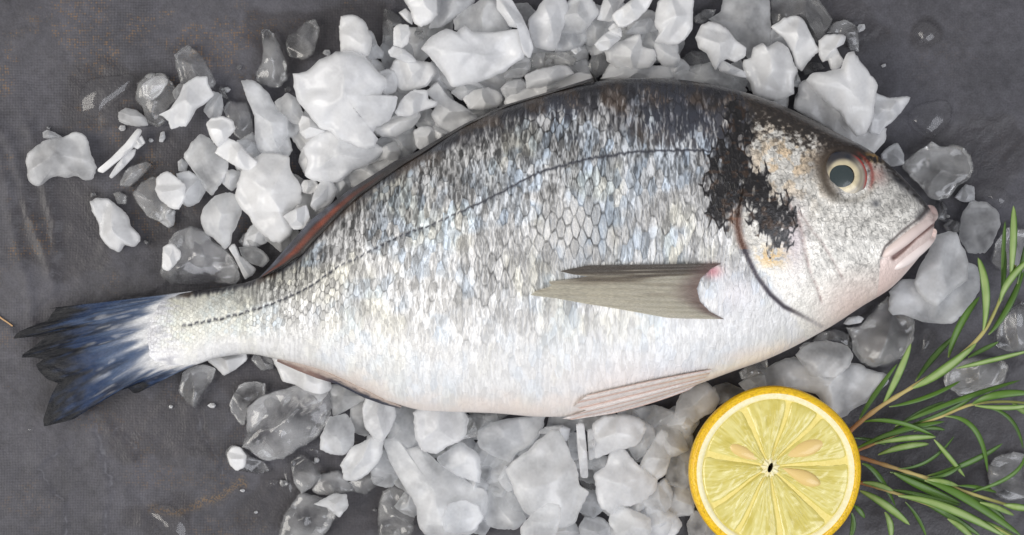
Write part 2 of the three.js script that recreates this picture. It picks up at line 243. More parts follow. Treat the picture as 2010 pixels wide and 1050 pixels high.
const fish = new THREE.Group(); fish.name = 'sea_bream';
top(fish, 'whole silver fish with dark back and black shoulder blotch lying on the crushed ice', 'fish');
{
  const NX = 560, NT = 210, NB = 40, x0 = 262, x1 = 1832, N = NT + NB;
  const g = gridGeo(NX, N, (u, w) => {
    const x = u < 0.985 ? x0 + (x1 - 6 - x0) * u / 0.985 : x1 - 6 + 6 * Math.sin((u - 0.985) / 0.015 * Math.PI / 2);
    const j = w * N, d = D(x), v = V(x), c = (d + v) / 2, a = (v - d) / 2, up = j <= NT, th = up ? j / NT * Math.PI : (j - NT) / NB * Math.PI;
    const k = (up ? -1 : 1) * Math.cos(th), y = c + a * k;
    let h = midY(x) + (up ? 1 : -1) * thick(x) * (up ? 1 : 0.94) * Math.pow(Math.max(0, 1 - k * k), 0.46);
    if (up) h += relief(x, y) * sst(0, 0.25, 1 - Math.abs(k));
    const e = midY(x) * 0.001; return [WX(x, e), h * 0.001, WZ(y, e)];
  }, null, null);
  const p = g.attributes.position, uv = g.attributes.uv;
  for (let i = 0; i <= NX; i++) for (let j = 0; j <= N; j++) { const q = i * (N + 1) + j, u = i / NX, x = u < 0.985 ? x0 + (x1 - 6 - x0) * u / 0.985 : x1 - 6 + 6 * Math.sin((u - 0.985) / 0.015 * Math.PI / 2), e = midY(x) * 0.001; uv.setXY(q, (x - FX) / FW, j <= NT ? j / NT : 1 - (j - NT) / NB); }
  mesh('body', g, fishMat, fish);
}
// fins: a web between a base line and a tip line, folded along its rays
function fin(name, base, tip, rays, thickMm, hf, colf, mat, parent, nu = 46, bend = 0) {
  const at = (pts, t) => { const s = t * (pts.length - 1), i = Math.min(pts.length - 2, Math.floor(s)), f = s - i; return [mix(pts[i][0], pts[i + 1][0], f), mix(pts[i][1], pts[i + 1][1], f)]; };
  const e0 = midY(base[base.length >> 1][0]) * 0.001, nv = rays * 6, sheet = sgn => gridGeo(nu, nv, (u, v) => {
    const b = at(base, v), t = at(tip, v), x = mix(b[0], t[0], u), y = mix(b[1], t[1], u) + bend * Math.sin(u * Math.PI) * (v - 0.5) * 2;
    const ridge = Math.abs(Math.sin(v * rays * Math.PI)), h = hf(x, y, u, v) + 0.55 * ridge * (1 - 0.6 * u) * sst(0, 0.25, u) + (fbm(x / 18, y / 9, 201) - 0.5) * 0.5 + sgn * thickMm * (1 - 0.7 * u) * 0.5 * sst(0, 0.12, u) - 0.25 * sst(0.06, 0, u);
    return [WX(x, e0), h * 0.001, WZ(y, e0)];
  }, (u, v) => [u * 2 + 0.12 * Math.sin(v * 7), v * rays / 4 + 0.06 * Math.sin(u * 5)], colf);
  const a = sheet(1), b = sheet(-1), bi = b.index.array; for (let k = 0; k < bi.length; k += 3) { const q = bi[k + 1]; bi[k + 1] = bi[k + 2]; bi[k + 2] = q; } b.computeVertexNormals();
  return mesh(name, mergeGeometries([a, b]), mat, parent);
}
const finTex = dataTex(512, 512, (u, v) => { const f = vn(u * 30, v * 150, 211) * 0.6 + vn(u * 60, v * 300, 212) * 0.4, g = 234 + (f - 0.5) * 80; return [g, g, g]; }, true, THREE.RepeatWrapping);
const finMat = new THREE.MeshPhysicalMaterial({ map: finTex, vertexColors: true, roughness: 0.38, clearcoat: 0.4, clearcoatRoughness: 0.25, bumpMap: finTex, bumpScale: 0.0003, side: THREE.DoubleSide }); finMat.name = 'fin_web';
const pecMat = new THREE.MeshPhysicalMaterial({ map: finTex, vertexColors: true, roughness: 0.72, transmission: 0.62, thickness: 0, clearcoat: 0.5, clearcoatRoughness: 0.2, bumpMap: finTex, bumpScale: 0.0003, side: THREE.DoubleSide }); pecMat.name = 'translucent_fin';
const tailMat = new THREE.MeshPhysicalMaterial({ map: finTex, vertexColors: true, roughness: 0.5, clearcoat: 0.12, clearcoatRoughness: 0.3, specularIntensity: 0.6, bumpMap: finTex, bumpScale: 0.0003, side: THREE.DoubleSide }); tailMat.name = 'tail_web';
fin('tail_fin', [[380, 571], [336, 588], [312, 622], [304, 658], [310, 694], [346, 716], [402, 708]],
  [[92, 607], [110, 603], [97, 618], [92, 628], [60, 640], [30, 652], [19, 666], [52, 662], [88, 660], [64, 680], [40, 696], [38, 703], [62, 702], [82, 706], [66, 716], [72, 728], [90, 746], [112, 752], [98, 776], [90, 800], [82, 824], [84, 838], [118, 830], [142, 824], [166, 808], [196, 786], [214, 776], [236, 766], [252, 762], [262, 772], [274, 770], [292, 757]],
  17, 1.2, (x, y, u, v) => Math.max(midY(x) + (1 - u) * 1.5 + 1.3 * Math.sin(v * 9 + u * 2) * u, mix(midY(x), flankY(Math.max(x, 264), y) + mix(-0.5, 0.5, sst(0, 0.2, u)), sst(150, 262, x))),
  (u, v) => { const n = vn(u * 4, v * 30, 221), m = vn(u * 9, v * 70, 222); let c = mix3(mix3(L3(200, 202, 208), L3(250, 250, 250), sst(0.02, 0.22, v)), L3(128, 138, 158), sst(0.04, 0.26, u + (n - 0.5) * 0.24)); c = mix3(c, L3(82, 100, 130), sst(0.14, 0.42, u + (n - 0.5) * 0.4)); c = mix3(c, L3(36, 58, 94), sst(0.34, 0.62, u + (n - 0.5) * 0.35)); c = mix3(c, L3(22, 28, 44), sst(0.6, 0.8, vn(u * 2.5, v * 44, 223)) * sst(0.1, 0.5, u) * 0.7); c = mix3(c, L3(8, 12, 22), sst(0.6, 0.92, u + (m - 0.5) * 0.4 + 0.12 * gauss(v - 0.3, 0.2))); return mix3(c, L3(206, 208, 214), clamp(sst(0.68, 0.85, m) * (1 - sst(0.45, 0.7, u)) * 0.35)); }, tailMat, fish, 60);
fin('pectoral_fin', [[1404, 517], [1384, 528], [1366, 545], [1358, 565], [1364, 590], [1384, 610], [1412, 624]],
  [[1150, 521], [1120, 527], [1096, 532], [1120, 538], [1152, 542], [1100, 549], [1075, 552], [1082, 560], [1050, 570], [1040, 578], [1090, 584], [1150, 595], [1190, 601], [1240, 610], [1300, 621], [1340, 623]],
  12, 0.5, (x, y, u) => flankY(x, y) + relief(x, y) * 0.8 + 0.9 + 1.6 * Math.sin(Math.min(1, u * 1.2) * Math.PI) * 0.7,
  (u, v) => { const n = vn(u * 4, v * 26, 231); let c = mix3(L3(196, 182, 160), L3(255, 250, 234), sst(0.15, 0.55, v + (n - 0.5) * 0.5)); c = mix3(c, L3(96, 88, 84), sst(0.34, 0.08, v + (n - 0.5) * 0.3) * 0.75); return mix3(c, L3(150, 96, 84), sst(0.2, 0.0, u) * 0.7); }, pecMat, fish, 50);
fin('dorsal_fin', [[519, 541], [560, 520], [594, 500], [626, 466], [673, 416], [708, 385], [748, 357], [788, 329], [831, 303], [912, 252], [995, 213], [1095, 183], [1165, 164]],
  [[505, 545], [528, 522], [557, 489], [609, 431], [648, 401], [683, 374], [743, 337], [776, 316], [816, 300], [908, 247], [992, 208], [1092, 178], [1162, 156]],
  11, 1.2, (x, y, u) => midY(x) + 3.6 * (1 - u) + 1.0,
  (u, v) => { const n = vn(u * 6, v * 40, 241); const w = sst(0.55, 0.3, v); return mix3(mix3(L3(40, 34, 32), L3(150, 74, 50), w * sst(0.2, 0.45, u) * sst(0.85, 0.5, u) * (0.5 + n * 0.6)), mix3(L3(44, 42, 46), L3(108, 112, 126), w * n), sst(0.55, 0.75, u)); }, finMat, fish, 14);
{ const sp = new THREE.ConeGeometry(0.0007, 0.006, 7); sp.rotateX(-Math.PI / 2); sp.rotateY(0.5); const m = mesh('dorsal_spine', sp, new THREE.MeshStandardMaterial({ color: 0x1c1a1a, roughness: 0.4 }), fish); m.position.copy(W(1164, 150, 0.031)); }
fin('anal_fin', [[545, 703], [585, 712], [630, 724], [672, 742], [718, 763], [752, 780], [790, 796]], [[541, 710], [580, 727], [622, 743], [664, 755], [714, 780], [752, 793], [786, 801]],
  8, 1.0, (x, y, u) => midY(x) + 2.4 * (1 - u) - 0.6, (u, v) => { const n = vn(u * 6, v * 30, 251); return mix3(L3(214, 196, 184), mix3(L3(150, 120, 110), L3(46, 50, 68), sst(0.25, 0.5, v)), sst(0.25, 0.75, u + (n - 0.5) * 0.4)); }, finMat, fish, 12);
fin('pelvic_fin', [[1392, 722], [1388, 732], [1380, 742], [1368, 752], [1352, 764]], [[1150, 772], [1135, 784], [1126, 796], [1150, 803], [1104, 820], [1122, 823], [1200, 811]],
  5, 0.9, (x, y, u, v) => Math.max(flankY(x, Math.min(y, V(x) - 2)), midY(x)) + 1.2 + 0.6 * Math.sin(v * 12), (u, v) => { const r = Math.abs(Math.sin(v * 5 * Math.PI)); return mix3(L3(232, 188, 168), L3(252, 243, 238), clamp(Math.pow(r, 0.6) * 1.05 + u * 0.1)); }, finMat, fish, 40, 3);
// lips
function lip(name, pts, col) {
  const n = 40, m = 12, cp = new THREE.CatmullRomCurve3(pts.map(p => new THREE.Vector3(p[0], p[1], p[2])));
  const g = gridGeo(n, m, (u, v) => { const p = cp.getPoint(u), t = cp.getTangent(u), r = p.z * (0.86 + 0.28 * vn(u * 9, 3, 261)), a = v * Math.PI * 2, L = Math.hypot(t.x, t.y), nx = -t.y / L, ny = t.x / L, cl = Math.sqrt(Math.max(0, 1 - Math.pow(2 * u - 1, 10)));
    const x = p.x + nx * Math.cos(a) * r * cl, y = p.y + ny * Math.cos(a) * r * cl, hh = Math.max(midY(p.x), flankY(Math.min(p.x, 1830), p.y) + (p.x < 1815 ? relief(p.x, p.y) * 0.6 : 0)) - 0.5 + Math.sin(a) * r * 0.19 * cl * 0.9; const e = hh * 0.001; return [WX(x, e), e, WZ(y, e)]; }, (u, v) => [u, v], col);
  return mesh(name, g, lipMat, fish);
}
const lipMat = new THREE.MeshPhysicalMaterial({ vertexColors: true, roughness: 0.36, clearcoat: 0.5, clearcoatRoughness: 0.25 }); lipMat.name = 'lip_skin';
lip('upper_lip', [[1818, 404, 4], [1829, 411, 8], [1833, 422, 9], [1820, 434, 10], [1796, 452, 12], [1768, 474, 13], [1742, 494, 11], [1728, 506, 5]], (u) => mix3(L3(184, 160, 154), L3(240, 222, 214), sst(0.15, 0.6, u + (vn(u * 20, 2, 3) - 0.5) * 0.3)));
lip('lower_lip', [[1832, 448, 4], [1832, 456, 8], [1822, 470, 11], [1800, 490, 13], [1772, 512, 13], [1748, 528, 7]], (u) => mix3(L3(244, 216, 204), L3(248, 234, 228), sst(0, 0.6, u)));
// eye
{
  const eg = new THREE.Group(); eg.name = 'eye'; fish.add(eg);
  const h = (flankY(1655, 346) - 1.5) * 0.001, P = W(EYE[0], EYE[1], h + 0.002); eg.position.set(P.x, h, P.z); eg.rotation.x = -0.1; eg.rotation.z = -0.12;
  const R = 46 * S;
  const disc = (r0, r1, y0, y1, cf, name, mat) => mesh(name, gridGeo(56, 14, (u, v) => { const a = u * Math.PI * 2, r = mix(r0, r1, v); return [Math.cos(a) * r, mix(y0, y1, Math.sqrt(1 - (1 - v) * (1 - v)) * 0 + v * v), Math.sin(a) * r]; }, null, cf), mat, eg);
  const em = new THREE.MeshPhysicalMaterial({ vertexColors: true, roughness: 0.3, metalness: 0.25, side: THREE.DoubleSide }); em.name = 'iris_sheen';
  disc(0.44 * R, 1.02 * R, 0.0021, 0.0002, (u, v) => { const a = u * Math.PI * 2, n = vn(u * 24, v * 3, 271); let c = mix3(L3(222, 208, 172), L3(190, 180, 158), sst(0.1, 0.55, v)); c = mix3(c, L3(128, 122, 116), gauss(v - 0.5, 0.1) * 0.55); c = mix3(c, L3(160, 156, 148), sst(0.6, 0.8, v)); c = mix3(c, L3(86, 74, 66), sst(0.86, 1, v)); c = mix3(c, L3(40, 42, 54), sst(0.25, 0.6, v) * sst(0.35, 0.9, Math.cos(a + 1.75)) * 0.95); c = mix3(c, L3(196, 60, 48), sst(0.72, 0.95, v) * sst(0.6, 0.95, Math.cos(a + 0.3)) * 0.9); return mix3(c, L3(120, 104, 80), (n - 0.5) * 0.4); }, 'iris', em);  // blue-black arc at the top paints the brow's shade into the iris
  mesh('pupil', gridGeo(40, 8, (u, v) => { const a = u * Math.PI * 2, r = v * 0.475 * R * (1 + 0.04 * Math.cos(a * 2)); return [Math.cos(a) * r - 0.1 * R, 0.0023 - v * v * 0.0003 + 0.0001, Math.sin(a) * r + 0.02 * R]; }), new THREE.MeshPhysicalMaterial({ color: new THREE.Color(0.035, 0.05, 0.052), roughness: 0.25, side: THREE.DoubleSide }), eg);
  const cg = gridGeo(48, 16, (u, v) => { const a = u * Math.PI * 2, r = v * 1.04 * R; return [Math.cos(a) * r, 0.0001 + 0.0034 * Math.sqrt(Math.max(0, 1 - v * v * 0.98)), Math.sin(a) * r]; });
  mesh('cornea', cg, new THREE.MeshPhysicalMaterial({ color: 0xffffff, roughness: 0.04, transmission: 1, thickness: 0, ior: 1.34, side: THREE.DoubleSide }), eg);
}

// ---------- crushed ice ----------
const cloud = dataTex(512, 512, (u, v) => { const w = (a, b) => { const x = fbm(a, b, 301, 5), y = fbm(a - 8, b, 301, 5); return mix(x, y, sst(0.75, 1, a / 8)); }, f = w(u * 8, v * 8), k = clamp((f - 0.5) * 2.2 + 0.5); return [255 * mix(0.5, 1, k), 255 * mix(0.86, 1, vn(u * 90, v * 90, 305)), 0]; }, false, THREE.RepeatWrapping);
const clearCloud = dataTex(256, 256, (u, v) => { const k = clamp((fbm(u * 9, v * 9, 321, 4) - 0.5) * 2.2 + 0.5); return [255 * mix(0.76, 1, k), 255 * mix(0.8, 1, vn(u * 60, v * 60, 322)), 0]; }, false, THREE.MirroredRepeatWrapping);
const iceBump = dataTex(512, 512, (u, v) => { const h = 255 * (0.9 * fbm(u * 16, v * 16, 311, 4) + 0.1 * vn(u * 120, v * 120, 312)); return [h, h, h]; }, false, THREE.MirroredRepeatWrapping);
function iceMat(name, color, trans, rough, extra = {}) { const m = new THREE.MeshPhysicalMaterial({ color: new THREE.Color(...color), transmission: trans, transmissionMap: cloud, roughness: rough, roughnessMap: cloud, thickness: 0, clearcoat: 1, clearcoatRoughness: 0.16, ior: 1.31, bumpMap: iceBump, bumpScale: 0.00025, ...extra }); m.name = name; return m; }
const ICE = {
  w: [iceMat('frosted_ice', [0.95, 0.955, 0.965], 0.62, 0.88), iceMat('frosted_ice_pale', [0.96, 0.96, 0.96], 0.54, 0.9)],
  m: [iceMat('milky_ice', [0.94, 0.95, 0.965], 0.92, 0.8), iceMat('milky_ice_grey', [0.93, 0.935, 0.94], 0.96, 0.76)],
  g: [iceMat('clear_ice', [0.95, 0.955, 0.96], 0.98, 0.16, { bumpScale: 0.00012, thickness: 0.01, transmissionMap: clearCloud, roughnessMap: clearCloud }), iceMat('clear_ice_smoky', [0.93, 0.93, 0.92], 0.96, 0.22, { bumpScale: 0.00012, thickness: 0.01, transmissionMap: clearCloud, roughnessMap: clearCloud })],
};
ICE.v = [iceMat('pale_ice', [0.95, 0.955, 0.965], 0.78, 0.84), iceMat('pale_ice_soft', [0.94, 0.945, 0.95], 0.84, 0.82)];
const waterMat = new THREE.MeshPhysicalMaterial({ color: 0xffffff, transmission: 1, roughness: 0.12, thickness: 0, ior: 1.5 }); waterMat.name = 'water';
const inside = (pts, x, y) => { let c = false; for (let i = 0, j = pts.length - 1; i < pts.length; j = i++) if ((pts[i][1] > y) !== (pts[j][1] > y) && x < (pts[j][0] - pts[i][0]) * (y - pts[i][1]) / (pts[j][1] - pts[i][1]) + pts[i][0]) c = !c; return c; };
function chipGeo(pts, base, t, seed, round) {
  const r = rng(seed), n = 76, M = 12;
  let area = 0, cx = 0, cy = 0; pts.forEach((p, i) => { const q = pts[(i + 1) % pts.length], k = p[0] * q[1] - q[0] * p[1]; area += k; cx += (p[0] + q[0]) * k; cy += (p[1] + q[1]) * k; }); cx /= 3 * area; cy /= 3 * area;
  const cur = new THREE.CatmullRomCurve3(pts.map(p => new THREE.Vector3(p[0], p[1], 0)), true, 'catmullrom', round ? 0.5 : 0.16), out = cur.getSpacedPoints(n).slice(0, n).map(p => [p.x, p.y]);
  const R = Math.sqrt(Math.abs(area) / 2 / Math.PI);
  if (!round) out.forEach((p, i) => { const k = 1 + (vn(i * 0.9, seed, 5) - 0.5) * 0.05 + (vn(i * 0.28, seed, 8) - 0.5) * 0.05; p[0] = cx + (p[0] - cx) * k; p[1] = cy + (p[1] - cy) * k; });
  // broken faces: a few planes cut the top
  const planes = []; const np = round ? 0 : 4 + Math.floor(r() * 4); for (let k = 0; k < np; k++) { const a = r() * 6.283, s = 0.22 + r() * 0.55; planes.push([Math.cos(a) * s, Math.sin(a) * s, 0.78 + r() * 0.22 + (k ? 0.05 : 0)]); }
  const eq = base + t * (round ? 0.02 : 0.42), P = [], U = [], I = [];
  const hTop = (x, y, rr) => {
    const dx = (x - cx) / R, dy = (y - cy) / R; let h = 1; for (const p of planes) h = Math.min(h, p[2] - p[0] * dx - p[1] * dy);
    h = Math.max(h, 0.5 + 0.1 * r0); h += round ? 0 : (fbm(x / 34, y / 34, seed & 255, 2) - 0.5) * 0.26;
    const edge = round ? Math.pow(Math.max(0, 1 - rr * rr), 0.62) : Math.pow(Math.max(0, 1 - Math.pow(rr, 5)), 0.45);
    return eq + (base + t * h - eq) * edge;
  }, r0 = r();
  const put = (x, y, h) => { const e = h * 0.001; P.push(WX(x, 0.001 * (base + 0.6 * t)), e, WZ(y, 0.001 * (base + 0.6 * t))); U.push(x / 420 + seed * 0.37 % 1, y / 420 + seed * 0.61 % 1); return P.length / 3 - 1; };
  const rad = k => Math.sin(k / M * Math.PI / 2) * 0.35 + k / M * 0.65;
  const c0 = put(cx, cy, hTop(cx, cy, 0)), ring = [];
  for (let k = 1; k <= M; k++) { const rr = rad(k), row = []; for (const p of out) { const x = cx + (p[0] - cx) * rr, y = cy + (p[1] - cy) * rr; row.push(put(x, y, hTop(x, y, rr))); } ring.push(row); }
  for (const [rr, f] of (round ? [[1.0, -2], [0.98, -4]] : [[0.985, 0.72], [0.93, 0.4], [0.8, 0.12], [0.5, 0.02]])) { const row = []; for (const p of out) { const x = cx + (p[0] - cx) * rr, y = cy + (p[1] - cy) * rr; row.push(put(x, y, round ? base + f : base + (eq - base) * f + (round ? 0 : (vn(x / 20, y / 20, 9 + (seed & 63)) - 0.5) * t * 0.14 * (1 - f)))); } ring.push(row); }
  const c1 = put(cx, cy, round ? base - 4 : base);
  for (let i = 0; i < n; i++) { const j = (i + 1) % n; I.push(c0, ring[0][j], ring[0][i]); for (let k = 0; k < ring.length - 1; k++) I.push(ring[k][i], ring[k][j], ring[k + 1][i], ring[k][j], ring[k + 1][j], ring[k + 1][i]); I.push(c1, ring[ring.length - 1][i], ring[ring.length - 1][j]); }
  if (area < 0) for (let k = 0; k < I.length; k += 3) { const q = I[k]; I[k] = I[k + 1]; I[k + 1] = q; }
  const g = new THREE.BufferGeometry(); g.setAttribute('position', new THREE.Float32BufferAttribute(P, 3)); g.setAttribute('uv', new THREE.Float32BufferAttribute(U, 2)); g.setIndex(I); g.computeVertexNormals(); return g;
}
const REG = { A: [0, 0, 3], C: [0, 300, 3], T: [560, 0, 3], U: [1150, 0, 3], K: [1340, 150, 2.626], R: [1340, 500, 3], Q: [1340, 700, 3], B: [670, 700, 3], L: [400, 680, 2.838], G: [0, 650, 2.626] };
